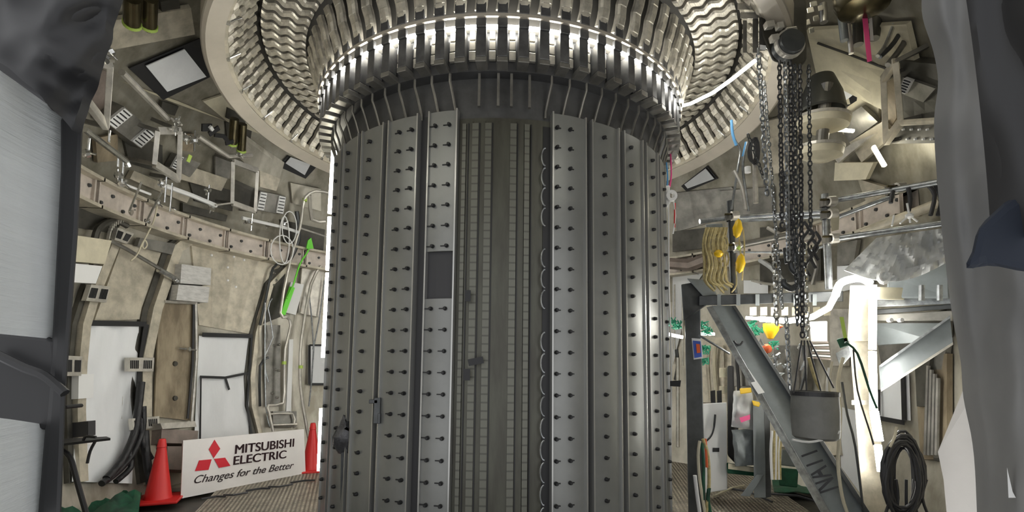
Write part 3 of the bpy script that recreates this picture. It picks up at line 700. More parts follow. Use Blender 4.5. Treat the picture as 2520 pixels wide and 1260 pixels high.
for k, (x, y) in enumerate(((672, 672), (676, 690), (670, 702), (674, 850), (676, 910), (668, 968), (684, 848), (684, 912), (680, 978))):
    tag(M().lathe([(0, 0), (.025, 0), (.02, .05), (.008, .06), (0, .09)], W(x, y, .06), fr(W(x, y))[2], n=8).obj('valve_stub', 'chrome', smooth=True), 'tiny shiny stub on the dark plate left of the green tape', 'stub', 'shiny stubs left of the green tape')

# black cables at the foot of the rib
for k, (pix, r) in enumerate((([(348, 940), (340, 1010), (330, 1070), (300, 1135), (262, 1178)], .04), ([(352, 1000), (350, 1060), (325, 1120), (290, 1160), (250, 1190)], .035), ([(330, 1060), (318, 1110), (322, 1150), (285, 1185)], .03), ([(356, 1060), (360, 1120), (370, 1190)], .045), ([(345, 1030), (352, 1090), (372, 1130)], .035))):
    m = M(); wpipe(smooth(pix, 3), r, .14, m, 9)
    tag(m.obj('black_hose', 'black', smooth=True), 'thick black hose at the foot of the rib, %s' % ['outermost, ending in the dark floor sheet', 'middle one curving to the floor', 'short one bent at its tip', 'straight one running behind the cone', 'short straight one beside the cone'][k], 'hose', 'black hoses beside the cone')

# ---- floor sheets, grating, cone, banner
def gpatch(name, pts, z, m, lb, cat, amp=.03, nx=14, ny=10, kind=None):
    def fn(u, v):
        x, y = bil(pts, u, v); p = Pz(x, y, z); p.z += max(amp * (noise.noise(p * 4) + .4), 0); return p
    return tag(M().grid(fn, nx, ny, lambda u, v: V((0, 0, -.01))).obj(name, m, smooth=True), lb, cat, None, kind)
gpatch('floor_sheet', [(150, 1222), (350, 1204), (335, 1320), (90, 1320)], .03, 'green', 'crumpled dark green sheet on the floor left of the cone', 'sheet', .22)
def grating(name, x0, x1, y0, y1, lb, ang=.3):
    t = thing(name, lb, 'grating'); c, s_ = cos(ang), sin(ang); C0 = V(((x0 + x1) / 2, (y0 + y1) / 2, 0)); st = .045
    L, K = (x1 - x0) / 2, (y1 - y0) / 2
    for nm, ax, bx, A_, B_ in (('bearing_bars', V((c, s_, 0)), V((-s_, c, 0)), L, K), ('cross_bars', V((-s_, c, 0)), V((c, s_, 0)), K, L)):
        m = M(); n = int(B_ / st)
        for i in range(-n, n + 1): m.bar(C0 + bx * (i * st) - ax * A_, C0 + bx * (i * st) + ax * A_, .024, .014)
        m.obj(nm, 'floor_metal', t)['kind'] = 'stuff'
grating('floor_grating', -3.5, -1.7, -.9, 3.2, 'light metal floor grating in front of the banner')
grating('floor_grating', 1.85, 3.7, -.8, 3.2, 'metal floor grating between the column and the steel frame', -.2)
tag(M().box(V((-3.9, 1.15, .02)), (V((1, .1, 0)).normalized(), V((-.1, 1, 0)).normalized(), V((0, 0, 1))), (.5, .45, .05)).obj('floor_slab', 'beige_metal'), 'low grey slab on the floor behind the cone', 'slab')
def cone(p, h, lb, rot=20):
    t = thing('traffic_cone', lb, 'cone')
    M().lathe([(.15, .02), (.135, .05), (.045, h * .86), (.05, h * .87), (.036, h - .01), (.028, h), (0, h)], p, n=28).obj('cone_body', 'red', t, smooth=True)
    R = Matrix.Rotation(rad(rot), 3, V((0, 0, 1)))
    M().box(p + V((0, 0, .018)), (R @ V((1, 0, 0)), R @ V((0, 1, 0)), V((0, 0, 1))), (.48, .48, .03)).obj('base', 'red', t, bevel=.01)
    return t
cone(Pz(388, 1232, 0), .70, 'red plastic traffic cone standing in front of the wall rib')
cone(Pz(765, 1158, 0), .70, 'red traffic cone half hidden behind the lowest light tube')
A0 = Pz(447, 1226, .0); B0 = Pz(750, 1166, .0)
ux = (B0 - A0).normalized(); uz = V((0, 0, 1)); un = ux.cross(uz)
if un.y > 0: un = -un
def BP(px, py, o=.006):
    v = ray(px, py); t = (A0 - CAM).dot(un) / v.dot(un); return CAM + v * t + un * o
bn = thing('banner', 'white company banner with red three-diamond logo standing on the floor', 'banner')
C4 = [BP(451, 1084, 0), BP(748, 1056, 0), BP(752, 1165, 0), BP(445, 1227, 0)]
M().grid(lambda u, v: (C4[0] * (1 - u) + C4[1] * u) * (1 - v) + (C4[3] * (1 - u) + C4[2] * u) * v + un * .004 * sin(u * 9), 16, 4, lambda u, v: -un * .012).obj('sheet', 'banner', bn, smooth=True)
def fit_text(s, x0, y0, x1, y1, hpx, m, shear, bold, nm):
    p, q = BP(x0, y0), BP(x1, y1); X = (q - p); wd = X.length; X.normalize(); Y = (uz - X * uz.dot(X)).normalized()
    size = (BP(x0, y0 - hpx) - p).length / .70
    o = text(s, size, m, bn, V((0, 0, 0)), V((1, 0, 0)), V((0, 1, 0)), shear, 1, nm)
    xs = [v.co.x for v in o.data.vertices]; k = wd / (max(xs) - min(xs)); x_ = min(xs); n = X.cross(Y)
    b = bmesh.new(); b.from_mesh(o.data)
    for dx, dy in ((bold, 0), (-bold, 0), (0, bold * .6)):
        c = o.data.copy(); c.transform(Matrix.Translation((dx, dy, 0))); b.from_mesh(c); bpy.data.meshes.remove(c)
    for v in b.verts: v.co = p + X * ((v.co.x - x_) * k) + Y * v.co.y + n * v.co.z
    b.to_mesh(o.data); b.free()
fit_text('MITSUBISHI', 578, 1117, 722, 1099, 22, 'ink', 0, .0035, 'brand_lettering')
fit_text('ELECTRIC', 574, 1144, 703, 1127, 21, 'ink', 0, .0035, 'brand_lettering')
fit_text('Changes for the Better', 477, 1190, 722, 1152, 19, 'ink_grey', .35, .0012, 'slogan_lettering')
for q in (((527, 1082), (541, 1104), (525, 1127), (513, 1106)), ((489, 1133), (520, 1130), (512, 1156), (479, 1159)), ((526, 1129), (553, 1126), (566, 1146), (538, 1151))):
    f = [BP(x, y, .012) for x, y in q]; M().quadbox(f, [p - un * .006 for p in f]).obj('logo_diamond', 'red_print', bn)
for x, y0, y1 in ((452, 1084, 1227), (748, 1056, 1165)): M().tube([BP(x, y0, -.02), BP(x, y1, -.02)], .01).obj('pole', 'galv', bn)

# tray stand near the black post
t = thing('tray_stand', 'black tray on a bent tube stand beside the black taped post', 'stand')
dd = 6.1
m = M(); P4 = [Pd(150, 1092, dd), Pd(272, 1078, dd + .1), Pd(262, 1074, dd + .4), Pd(150, 1080, dd + .4)]
m.quadbox(P4, [p - V((0, 0, .02)) for p in P4]); m.obj('tray', 'black', t)
for pix in ([(150, 1108), (172, 1125), (188, 1180), (215, 1275)], [(235, 1085), (222, 1110), (215, 1140)], [(205, 1084), (212, 1074), (236, 1076)]):
    dpipe(smooth(pix, 3), dd + .1, .022 if pix[0][0] == 150 else .012).obj('tube_leg', 'black', t, smooth=True)
t = thing('wall_bracket', 'pale box with black rods beside the black taped post', 'bracket')
wbox(182, 952, .2, .25, .12)[0].obj('box_body', 'white', t); wpipe([(160, 1002), (200, 998)], .02, .25).obj('rod', 'black', t); wbox(175, 1058, .1, .15, .2)[0].obj('valve', 'rubber', t); wbox(200, 1072, .2, .22, .05)[0].obj('plate', 'white', t)

# ================================================================== FOREGROUND LEFT
t = thing('port_post', 'leaning post and crossbar wrapped in black tape at the left edge', 'post')
d0 = 2.05
poly([(150, 285), (206, 262), (193, 560), (162, 970), (150, 1290), (92, 1290), (128, 850), (150, 420)], d0, .10).obj('post', 'black_sheet', t, bevel=.01)
poly([(-40, 812), (135, 830), (140, 880), (158, 968), (150, 1062), (-40, 1040)], d0 + .01, .08).obj('crossbar', 'black_sheet', t, bevel=.01)
poly([(-40, 75), (60, 130), (216, 232), (214, 292), (150, 285), (-40, 165)], d0 - .02, .12).obj('top_rail', 'black_sheet', t, bevel=.012)
dpipe(smooth([(-20, 866), (60, 905), (110, 925), (160, 968)], 4), d0 - .03, .009).obj('cable', 'black', t, smooth=True)
dpipe(smooth([(0, 55), (70, 110), (150, 165), (190, 215), (205, 258)], 4), d0 - .06, .006).obj('wire', 'dark_steel', t, smooth=True)
mat('cling', (.74, .76, .75), .4, 0, .06, 9, None, .7, trans=.25, stretch=(.4, .4, 9))
def film(pix, d, lb, mt='cling'):
    def fn(u, v):
        x, y = bil(pix, u, v); p = Pd(x, y, d - .35 * (1 - u)); return p + V((0, 1, 0)) * .03 * noise.noise(p * 5)
    return tag(M().grid(fn, 14, 20, lambda u, v: V((0, .012, 0))).obj('plastic_sheet', mt, smooth=True), lb, 'sheet')
film([(-40, 145), (160, 290), (134, 835), (-40, 818)], d0 + .06, 'upper white plastic film stretched left of the black taped post')
film([(-40, 1030), (108, 1055), (98, 1290), (-40, 1290)], d0 + .06, 'lower white plastic film below the black crossbar')
def bag(u, v):
    top = [(-60, -60), (300, -60)]; x = -60 + u * 355 - (v ** 1.15) * u * 118; y = -60 + v * (180 + 200 * u ** 1.3)
    n_ = noise.noise(V((x / 120, y / 80, 3))) ; n2 = noise.noise(V((x / 60, y / 50, 9)))
    return Pd(x + 8 * n2, y, 1.9 - .12 * sin(u * pi) + .07 * n_ + .02 * n2)
tag(M().grid(bag, 40, 30, lambda u, v: V((0, .02, 0))).obj('black_tarpaulin', 'black_sheet', smooth=True), 'crumpled black plastic hanging in the upper left corner', 'tarpaulin')

# ================================================================== FOREGROUND RIGHT
LE = smooth([(2275, -60), (2272, 30), (2300, 120), (2312, 200), (2302, 290), (2308, 420), (2325, 600), (2345, 760), (2368, 890), (2375, 980), (2400, 1110), (2410, 1300)], 4)
def cur(u, v):
    k = v * (len(LE) - 1); i = min(int(k), len(LE) - 2); f = k - i
    x = LE[i][0] * (1 - f) + LE[i + 1][0] * f; y = LE[i][1] * (1 - f) + LE[i + 1][1] * f
    X = x + (2600 - x) * u
    return Pd(X, y, 1.95 - .42 * u + .025 * sin(u * 7 + v * 1.5) * min(1, u * 4) + .03 * noise.noise(V((X / 60, y / 160, 1))) + .12 * (1 - min(u * 6, 1)) ** 2)
tag(M().grid(cur, 50, 60, lambda u, v: V((.004, .008, 0))).obj('grey_curtain', 'curtain', smooth=True), 'big grey plastic curtain hanging down the right edge', 'curtain')
def drape(u, v):
    x = 2385 + 100 * v * (1 - .3 * v) + u * 220; y = -60 + 640 * v
    return Pd(x, y, 1.42 - .2 * u + .04 * noise.noise(V((x / 120, y / 300, 5))))
tag(M().grid(drape, 16, 24, lambda u, v: V((0, .01, 0))).obj('black_drape', 'black_sheet', smooth=True), 'black drape in the upper right corner', 'drape')
nb = [(2368, 668), (2392, 620), (2405, 560), (2470, 500), (2530, 465), (2600, 470), (2600, 680), (2500, 665), (2430, 650)]
tag(poly(nb, 1.36, .05).obj('navy_bag', 'navy', bevel=.02), 'dark navy bundle against the grey curtain at the right edge', 'bundle')
tag(poly([(2372, 955), (2420, 930), (2440, 1130), (2425, 1290), (2332, 1290), (2322, 1180), (2308, 1112)], [2.25, 2.2, 2.2, 2.25, 2.3, 2.3, 2.3], .012).obj('white_sheet', 'tan_sheet'), 'pale sheet hanging below the grey curtain', 'sheet')
tag(poly([(2478, 1150), (2492, 1210), (2500, 1225), (2482, 1225)], 1.7, .01).obj('pale_tag', 'white'), 'small pale scrap low on the grey curtain', 'scrap')

# ================================================================== RIGHT SIDE
def solid(name, pix, d, th, m, lb, cat, grp=None, bev=0, parent=None):
    o = poly(pix, d, th).obj(name, m, parent, bevel=bev)
    return o if parent is not None else tag(o, lb, cat, grp)
def dp(name, pix, d, r, m, lb, cat='pipe', grp=None, sm=3, n=8):
    px = [(x, y, (d[i] if isinstance(d, (list, tuple)) else d)) for i, (x, y) in enumerate(pix)]
    if sm and len(px) > 2: px = smooth(px, sm)
    return tag(M().tube([Pd(x, y, e) for x, y, e in px], r, n).obj(name, m, smooth=True), lb, cat, grp)
# wall plates and port sheets on the right
wplate('wall_plate', [(1660, 475), (1800, 460), (1850, 520), (1665, 570)], 'steel_dull', 'dull plate below the taped window right of the column', .0, .04)
wplate('flat_plate', [(1985, 75), (2230, 60), (2290, 330), (2010, 190)], 'cream', 'large curved plate in the upper right, strong light put into its cream colour', .02, .05)  # cream colour carries the strong light on this part of the wall
wplate('flat_plate', [(2000, 200), (2165, 180), (2160, 330), (2075, 330)], 'cream', 'pale plate around the triangular window', .0, .03)
wplate('flat_plate', [(2060, 300), (2120, 262), (2160, 300), (2090, 350)], 'steel_dull', 'grey plate under the triangular window', .05, .05)
wplate('flat_plate', [(2090, 350), (2170, 300), (2200, 330), (2120, 400)], 'beige_metal', 'slanting beige plate between the white covers and the open frame', .1, .05)
wplate('flat_plate', [(2050, 385), (2100, 350), (2150, 330), (2062, 402)], 'steel', 'narrow slanting bar beside the lower white cover', .2, .05)
wplate('flat_plate', [(2055, 400), (2150, 400), (2130, 442), (2052, 445)], 'cream', 'bright cream box face beneath the slanting bar', .12, .05)
wplate('flat_plate', [(2110, 440), (2210, 470), (2190, 520), (2130, 495)], 'beige_metal', 'beige plate just above the scaffold rails', .02, .05)
wplate('flat_plate', [(2222, 306), (2330, 302), (2330, 352), (2180, 354)], 'shell_dark', 'dark studded plate below the large open frame', .1, .05)
for k in range(10): 
    x, y = 2205 + 10 * k, 318 + (24 if k % 2 else 0); tag(M().lathe([(0, 0), (.012, 0), (.01, .02), (0, .02)], W(x, y, .15), fr(W(x, y))[2], n=8).obj('stud', 'white'), 'tiny white stud on the dark plate below the large open frame', 'stud', 'studs on the dark plate')
oframe([(2174, 196), (2204, 152), (2217, 300), (2180, 350)], .05, .3, 'large open box frame on the right of the dome', .28, 'beige_metal')
rail([(2217, 302), (2320, 296)], .03, .3, 'long pale bar running right from the foot of the large open frame', 'beige_metal', 'bar', 'cross_bar')
wplate('recess_plate', [(2214, 150), (2330, 160), (2330, 296), (2224, 296)], 'shell_dark', 'dark plate for the shade inside the large open frame', .0, .1)  # flat dark plate carries the shade within the frame
wplate('recess_plate', [(2178, 205), (2200, 190), (2206, 290), (2182, 330)], 'brown', 'brownish hollow beside the large open frame', .0, .1)
rail([(2012, 106), (2080, 130), (2190, 172)], .012, .1, 'thin seam rod running across the pale plate', 'shell_dark', 'rod', 'seam_rod')
tube_light([W(2150, 360, .3), W(2178, 408, .3)], .018, 'short glowing tube below the large open frame', 'led_warm')
tube_light([W(2055, 318, .3), W(2100, 322, .3)], .018, 'short glowing tube between the two round white caps and the grey plate', 'led_warm')
cover('port_cover', [(2165, 905), (2236, 918), (2240, 1035), (2165, 1028)], 'grey white sheet over a port right of the lit post', .03, tape=(([(2238, 915), (2242, 1035)], .06), ([(2165, 1028), (2242, 1042)], .05), ([(2178, 960), (2178, 1028)], .03)))
cover('port_cover', [(2062, 1000), (2105, 1010), (2118, 1215), (2070, 1150)], 'torn pale sheet over a port left of the lit post', .03)
cover('port_cover', [(1830, 690), (1890, 690), (1890, 722), (1830, 722)], 'pale sheet glimpsed above the dark beam', .02)
cover('port_cover', [(1655, 665), (1735, 665), (1700, 720), (1655, 900)], 'white sheet seen behind the steel frame corner', .03)
cover('port_cover', [(2060, 655), (2150, 650), (2150, 700), (2060, 720)], 'bright sheet above the light arch', .03)
wplate('wall_plate', [(2250, 880), (2330, 870), (2330, 1130), (2265, 1130)], 'brown', 'brownish wall plate between the cable coil and the pale sheet', .02, .05)
wplate('wall_plate', [(1725, 830), (1800, 830), (1800, 990), (1725, 990)], 'beige_metal', 'beige fluted plate behind the small sign', .02, .05)
wplate('wall_plate', [(2160, 850), (2330, 840), (2320, 910), (2170, 905)], 'steel_dull', 'grey plate behind the right hand brace', .02, .05)
rail([(1650, 648), (1700, 652), (1745, 635)], .10, .35, 'thick stubby brown pipe at the right edge of the column', 'brown_box', 'pipe', 'stub_pipe', None, True)
for k in range(4):
    rail([(2285 + 8 * k, 900 + 10 * k), (2278 + 9 * k, 1120)], .02, .12, 'upright conduit on the far right wall, %s' % ['first from the cable coil', 'second from the cable coil', 'third from the cable coil', 'closest to the pale sheet'][k], 'steel_dull', 'pipe', 'conduit')
rail([(2305, 1128), (2330, 1128)], .03, .12, 'dark level pipe behind the cable coil', 'shell_dark', 'pipe', 'conduit')
for k, (x, y0, y1, lb) in enumerate(((1668, 880, 1100, 'grey striped conduit just right of the column'), (1680, 700, 900, 'thin conduit behind the frame post'), (1660, 700, 860, 'thin conduit touching the column'))):
    rail([(x, y0), (x, y1)], .03 if not k else .015, .3, lb, 'steel', 'pipe', 'conduit')
# chain hoist and chains
hz = thing('chain_hoist', 'dark chain hoist block with round cover hung under the beige ring', 'hoist')
poly([(1862, 0), (1985, -20), (1985, 150), (1965, 170), (1900, 150), (1875, 90)], 5.1, .2).obj('housing', 'shell_dark', hz, bevel=.02)
poly([(1868, -20), (1935, -20), (1935, 25), (1890, 40)], 5.02, .08).obj('trolley_plate', 'steel_dull', hz, bevel=.01)
c_ = Pd(1943, 108, 4.95); M().lathe([(0, -.06), (.095, -.05), (.102, 0), (.102, .08), (0, .08)], c_, V((0, 1, 0)), n=30).obj('round_cover', 'dark_steel', hz, smooth=True)
M().lathe([(.102, -.02), (.115, -.02), (.115, .02), (.102, .02)], c_, V((0, 1, 0)), n=30).obj('cover_rim', 'steel', hz)
for x, y, w_ in ((1893, 62, .07), (1918, 65, .05), (1945, 78, .09), (1905, 95, .06)): M().box(Pd(x, y, 4.95), (V((1, 0, .2)).normalized(), V((0, 1, 0)), V((-.2, 0, 1)).normalized()), (w_, .05, .05)).obj('bracket', 'steel', hz, bevel=.005)
ht = thing('beam_trolley', 'pale steel clamp on the baffle edge left of the chain hoist', 'clamp')
for x0, x1, y0, y1 in ((1815, 1868, 8, 24), (1822, 1866, 30, 46), (1828, 1838, 50, 130), (1852, 1866, 46, 130), (1868, 1884, 40, 125)): poly([(x0, y0), (x1, y0), (x1, y1), (x0, y1)], 5.2, .06).obj('jaw', 'steel' if y1 < 60 else 'steel_dull', ht, bevel=.005)
poly([(1870, 110), (1885, 112), (1884, 124), (1870, 122)], 5.1, .05).obj('lamp_end', 'white', ht)
def chain(x0, y0, x1, y1, d0, d1, r, L, mt, lb, grp='hanging chains of the hoist'):
    a, b = Pd(x0, y0, d0), Pd(x1, y1, d1); n = int((b - a).length / (L * .78)); m = M(); d = (b - a) / n; dn = d.normalized(); x = V((1, 0, 0)); x = (x - dn * x.dot(dn)).normalized(); y = dn.cross(x)
    for i in range(n):
        p = a + d * (i + .5); s_ = x if i % 2 else y
        s_ = (s_ + (y if i % 2 else -x) * .35 * rnd.uniform(-1, 1)).normalized()
        pts = [p + dn * (L / 2 * cos(t)) + s_ * (L * .30 * sin(t)) for t in [2 * pi * q / 8 for q in range(9)]]
        m.tube(pts, r, 4, cap=False)
    return tag(m.obj('hoist_chain', mt), lb, 'chain', grp)
for (x0, y0, x1, y1, d, r, L, mt, lb) in ((1918, 150, 1925, 560, 5.0, .007, .05, 'rubber', 'dark chain leftmost under the round hoist cover'), (1932, 150, 1940, 640, 5.0, .007, .05, 'galv', 'bright chain second under the round hoist cover'),
        (1945, 150, 1948, 640, 5.02, .007, .05, 'rubber', 'dark chain third under the round hoist cover'), (1955, 160, 1962, 800, 5.0, .007, .05, 'dark_steel', 'dark chain fourth under the round hoist cover'),
        (1968, 160, 1975, 830, 5.05, .007, .05, 'rubber', 'long dark chain at the right of the hoist'), (1866, 120, 1888, 480, 5.1, .007, .055, 'galv', 'grey chain hanging from the pale clamp'), (1880, 200, 1925, 760, 5.9, .006, .05, 'galv', 'slack grey chain crossing toward the bucket'),
        (1905, 600, 1912, 800, 5.9, .009, .07, 'chrome', 'heavy shiny chain just left of the hook'), (1980, 600, 1986, 830, 5.9, .009, .07, 'chrome', 'heavy shiny chain above the bucket'), (1925, 420, 1960, 640, 5.1, .007, .05, 'dark_steel', 'dark chain running down to the hook'),
        (1840, 330, 1880, 440, 5.9, .006, .05, 'dark_steel', 'short dark chain bunch left of the hoist chains'), (1935, 780, 1945, 960, 5.95, .008, .06, 'galv', 'chain holding the left side of the bucket'), (1990, 160, 1995, 560, 5.2, .006, .05, 'dark_steel', 'thin dark chain behind the bell shaped cover edge')):
    chain(x0, y0, x1, y1, d, d, r, L, mt, lb)
hk = thing('lifting_hook', 'dark steel hook hanging between the chains', 'hook')
M().tube([Pd(x, y, 5.75) for x, y in smooth([(1945, 640), (1950, 662), (1968, 680), (1966, 700), (1948, 710), (1930, 700), (1930, 688)], 4)], [.02 + .012 * sin(i / 24 * pi) for i in range(25)], 10).obj('hook_body', 'dark_steel', hk, smooth=True)
poly([(1926, 610), (1962, 606), (1966, 645), (1930, 650)], 5.72, .1).obj('hook_block', 'dark_steel', hk, bevel=.01)
for k, (x, y) in enumerate(((1990, 560), (2000, 590), (1985, 610), (2006, 570), (1978, 545))):
    tag(M().tube([Pd(a, b, 5.9) for a, b in smooth([(x, y), (x + 12, y + 20), (x - 4, y + 45), (x + 8, y + 70)], 3)], .014, 6).obj('hanging_cable', 'rubber', smooth=True), 'dark tangled cable beside the rail post above the steel frame', 'cable', 'dark cables beside the rail post')
# bell shaped cover and white caps
bc = thing('bell_cover', 'dark bell shaped hood hanging in front of the bright window', 'hood')
p = Pd(2022, 190, 6.9); q = Pd(2022, 278, 6.9); ax = (p - q); L_ = ax.length
M().lathe([(.22, 0), (.235, .02), (.20, L_ * .5), (.12, L_), (0, L_ * 1.04)], q, ax, n=28).obj('hood', 'hood_grey', bc, smooth=True)
for (x, y, rx, lb) in ((2025, 300, .25, 'upper round white cap under the dark bell shaped hood'), (2020, 372, .21, 'lower round white cap, half hidden by chains')):
    c_ = Pd(x, y, 6.75); t = thing('round_cap', lb, 'cap')
    M().lathe([(0, .05), (rx, .05), (rx, -.01), (rx * .97, -.05), (rx * .5, -.10), (0, -.12)], c_, V((.08, -.12, 1)), n=36).obj('dish', 'cream', t, smooth=True)
    M().lathe([(rx * .96, .05), (rx * 1.03, .05), (rx * 1.03, .02), (rx * .96, .02), (rx * .96, .05)], c_, V((.08, -.12, 1)), n=36).obj('rim', 'steel', t)
    M().lathe([(.06, .05), (.06, .4)], c_, V((.08, -.12, 1)), n=14).obj('stem', 'steel_dull', t)
# cylinders and straps, upper right
t = thing('brown_drum', 'round brown drum at the top edge, upper right', 'drum')
c_ = Pd(2125, 0, 5.6); M().lathe([(0, -.16), (.12, -.15), (.20, -.11), (.23, -.03), (.24, .12), (0, .15)], c_ + V((0, 0, .03)), V((0, 0, 1)), n=30).obj('drum_body', 'brass', t, smooth=True)
for (x0, y0, x1, y1, r, mt, lb) in ((2068, 15, 2078, 100, .035, 'grey_paint', 'grey upright cylinder left of the pink strap'), (2085, 30, 2095, 132, .022, 'steel', 'pale upright pipe left of the pink strap'), (2110, 30, 2112, 110, .045, 'shell_dark', 'dark cylinder right behind the pink strap'), (2025, 10, 2028, 55, .035, 'steel_dull', 'short grey cylinder near the chain hoist'), (2160, 30, 2150, 95, .05, 'shell_dark', 'dark cylinder right of the pink strap')):
    dp('hanging_cylinder', [(x0, y0), (x1, y1)], 6.1, r, mt, lb, 'cylinder', None, 0, 14)
for (pix, r, mt, lb) in (([(2262, -10), (2252, 40), (2222, 110), (2185, 160)], .028, 'steel_dull', 'fat grey hose curving down to the large open frame'), ([(2245, -10), (2235, 40), (2200, 105), (2165, 140)], .022, 'dark_steel', 'dark hose beside the fat grey hose'), ([(2200, 60), (2180, 110), (2160, 138)], .02, 'chrome', 'short shiny rod beside the hoses')):
    dp('hose', pix, 5.9, r, mt, lb, 'hose')
tag(poly([(2121, 38), (2135, 38), (2146, 150), (2134, 153)], 5.7, .02).obj('pink_strap', 'pink', bevel=.003), 'bright pink strap hanging in the upper right', 'strap')
solid('white_strip', [(2138, 40), (2146, 40), (2150, 100), (2142, 100)], 5.8, .02, 'white', 'white strip directly beside the pink strap', 'strip')
for k, (x, y, w_) in enumerate(((1985, 20, 16), (2000, 40, 14), (1980, 50, 12), (1992, 5, 18), (2012, 15, 12), (1990, 70, 12))):
    tag(poly([(x, y), (x + w_, y - 4), (x + w_ + 3, y + 9), (x + 2, y + 13)], 6.0, .06).obj('clip_block', 'chrome' if k % 2 else 'steel', bevel=.006), 'small shiny block in the cluster right of the chain hoist', 'block', 'shiny blocks right of the hoist')
# scaffold rails
def scaf(name, pix, d, r, lb, m='galv', grp='scaffold pipes on the right'):
    ds = d if isinstance(d, (list, tuple)) else [d] * len(pix)
    return tag(M().tube([Pd(x, y, e) for (x, y), e in zip(pix, ds)], r, 10).obj(name, m, smooth=True), lb, 'pipe', grp)
scaf('scaffold_pipe', [(1722, 545), (1775, 538), (2045, 520)], [7.2, 7.2, 6.5], .028, 'level scaffold pipe passing behind the chains')
scaf('scaffold_pipe', [(1790, 545), (2045, 532)], [7.25, 6.55], .018, 'thinner pipe just below the level scaffold pipe')
scaf('scaffold_pipe', [(2020, 500), (2060, 492), (2310, 448)], [6.6, 6.5, 5.4], .028, 'upper rail pipe rising toward the grey curtain')
scaf('scaffold_pipe', [(2040, 590), (2330, 548)], [6.5, 5.4], .028, 'middle rail pipe rising toward the grey curtain')
scaf('scaffold_pipe', [(2060, 535), (2200, 482)], [6.6, 6.0], .022, 'thin slanting pipe between the two right hand rails')
scaf('scaffold_pipe', [(1805, 620), (1980, 622), (2030, 605)], [7.1, 6.8, 6.6], .012, 'thin bowed rod behind the hoist hook')
scaf('scaffold_pipe', [(2120, 575), (2310, 500)], [6.9, 6.3], .05, 'broad slanting beam above the draped plastic', 'beige_metal')
scaf('scaffold_pipe', [(1812, 605), (1960, 575)], [7.4, 7.2], .04, 'pale slanting beam behind the scaffold pipes', 'steel_dull')
scaf('scaffold_post', [(1797, 495), (1806, 722)], 7.15, .036, 'dark scaffold post beside the yellow hoist bundle', 'dark_steel')
scaf('scaffold_post', [(2030, 478), (2040, 712)], 6.55, .036, 'pale scaffold post where the rails cross')
for (x, y, d, lb) in ((1797, 535, 7.1, 'clamp on the dark scaffold post'), (1802, 610, 7.1, 'lower clamp on the dark scaffold post'), (2032, 500, 6.5, 'top clamp where the rails cross'), (2034, 530, 6.5, 'second clamp on the pale scaffold post'), (2038, 590, 6.5, 'lower clamp on the pale scaffold post'), (2196, 468, 5.9, 'clamp halfway along the upper rail')):
    t = thing('scaffold_clamp', lb, 'clamp', 'scaffold clamps'); c_ = Pd(x, y, d)
    M().lathe([(.04, -.04), (.055, -.04), (.055, .04), (.04, .04)], c_, V((0, 0, 1)), n=12).obj('collar', 'steel_dull', t); M().tube([c_ + V((-.08, -.04, .02)), c_ + V((.06, -.05, .02))], .012, 8).obj('screw', 'brass', t); M().lathe([(.03, -.035), (.05, -.035), (.05, .035), (.03, .035)], c_ + V((.02, -.06, 0)), V((1, 0, .1)), n=12).obj('collar', 'steel', t)
solid('pale_tag', [(2044, 535), (2066, 530), (2064, 565), (2046, 570)], 6.4, .01, 'cream', 'pale cream tag tied to the pale scaffold post', 'tag')
for (pix, lb) in (([(2198, 470), (2195, 480), (2192, 500)], 'short dark cable hanging from the upper rail'), ([(2280, 452), (2300, 480), (2290, 530)], 'dark cable loop hanging near the curtain'), ([(2296, 448), (2316, 490), (2308, 530)], 'second dark cable loop touching the curtain'), ([(2235, 462), (2240, 490), (2236, 520)], 'thick dark cable above the white knot')):
    dp('hanging_cable', pix, 5.5, .016, 'rubber', lb, 'cable')
t = thing('white_knot', 'white knotted cord on the middle rail', 'cord')
for (a, b) in (((2238, 530), (2215, 550)), ((2238, 530), (2258, 545)), ((2238, 530), (2240, 548)), ((2232, 500), (2238, 530)), ((2200, 530), (2195, 556))): dpipe([a, b], 5.45, .008).obj('cord', 'white', t)
M().lathe([(0, -.03), (.03, -.01), (.03, .01), (0, .03)], Pd(2238, 531, 5.44), n=10).obj('knot', 'white', t, smooth=True)
# hoist bundle of beige slings with yellow hooks
t = thing('sling_bundle', 'tangle of beige slings with yellow hooks hanging beside the dark scaffold post', 'slings')
for k in range(16):
    x = 1738 + k * 3.4; ph = rnd.random() * 6
    pix = [(x, 560), (x - 6 + 4 * sin(ph), 600), (x + 6 * cos(ph), 650), (x + 8 * sin(ph), 690), (x + 14 + 4 * sin(ph * 2), 700 + rnd.random() * 22)]
    dpipe(smooth(pix, 3), 7.0 + .08 * sin(ph), .011).obj('sling', 'sling', t, smooth=True)
for k in range(7):
    cx, cy = 1755 + rnd.random() * 25, 590 + rnd.random() * 50
    dpipe([(cx + 14 * cos(a), cy + 22 * sin(a)) for a in [2 * pi * q / 10 for q in range(11)]], 6.95, .010).obj('sling', 'sling', t, smooth=True)
poly([(1736, 552), (1778, 550), (1780, 580), (1740, 582)], 7.05, .08).obj('cloth_cover', 'grey_bag', t, bevel=.01)
for (x, y, h) in ((1815, 562, 26), (1768, 624, 10), (1822, 648, 26)):
    c_ = Pd(x, y, 6.9); M().lathe([(0, -h * .0042), (.035, -h * .003), (.05, 0), (.03, h * .003), (0, h * .0042)], c_, V((.15, 0, 1)), n=10).obj('yellow_hook', 'yellow', t, smooth=True)
for pix in ([(1828, 560), (1832, 610), (1826, 690)], [(1818, 575), (1822, 620), (1824, 650)], [(1810, 655), (1812, 700), (1800, 720)]): dpipe(smooth(pix, 3), 6.95, .008).obj('cord', 'sling', t)
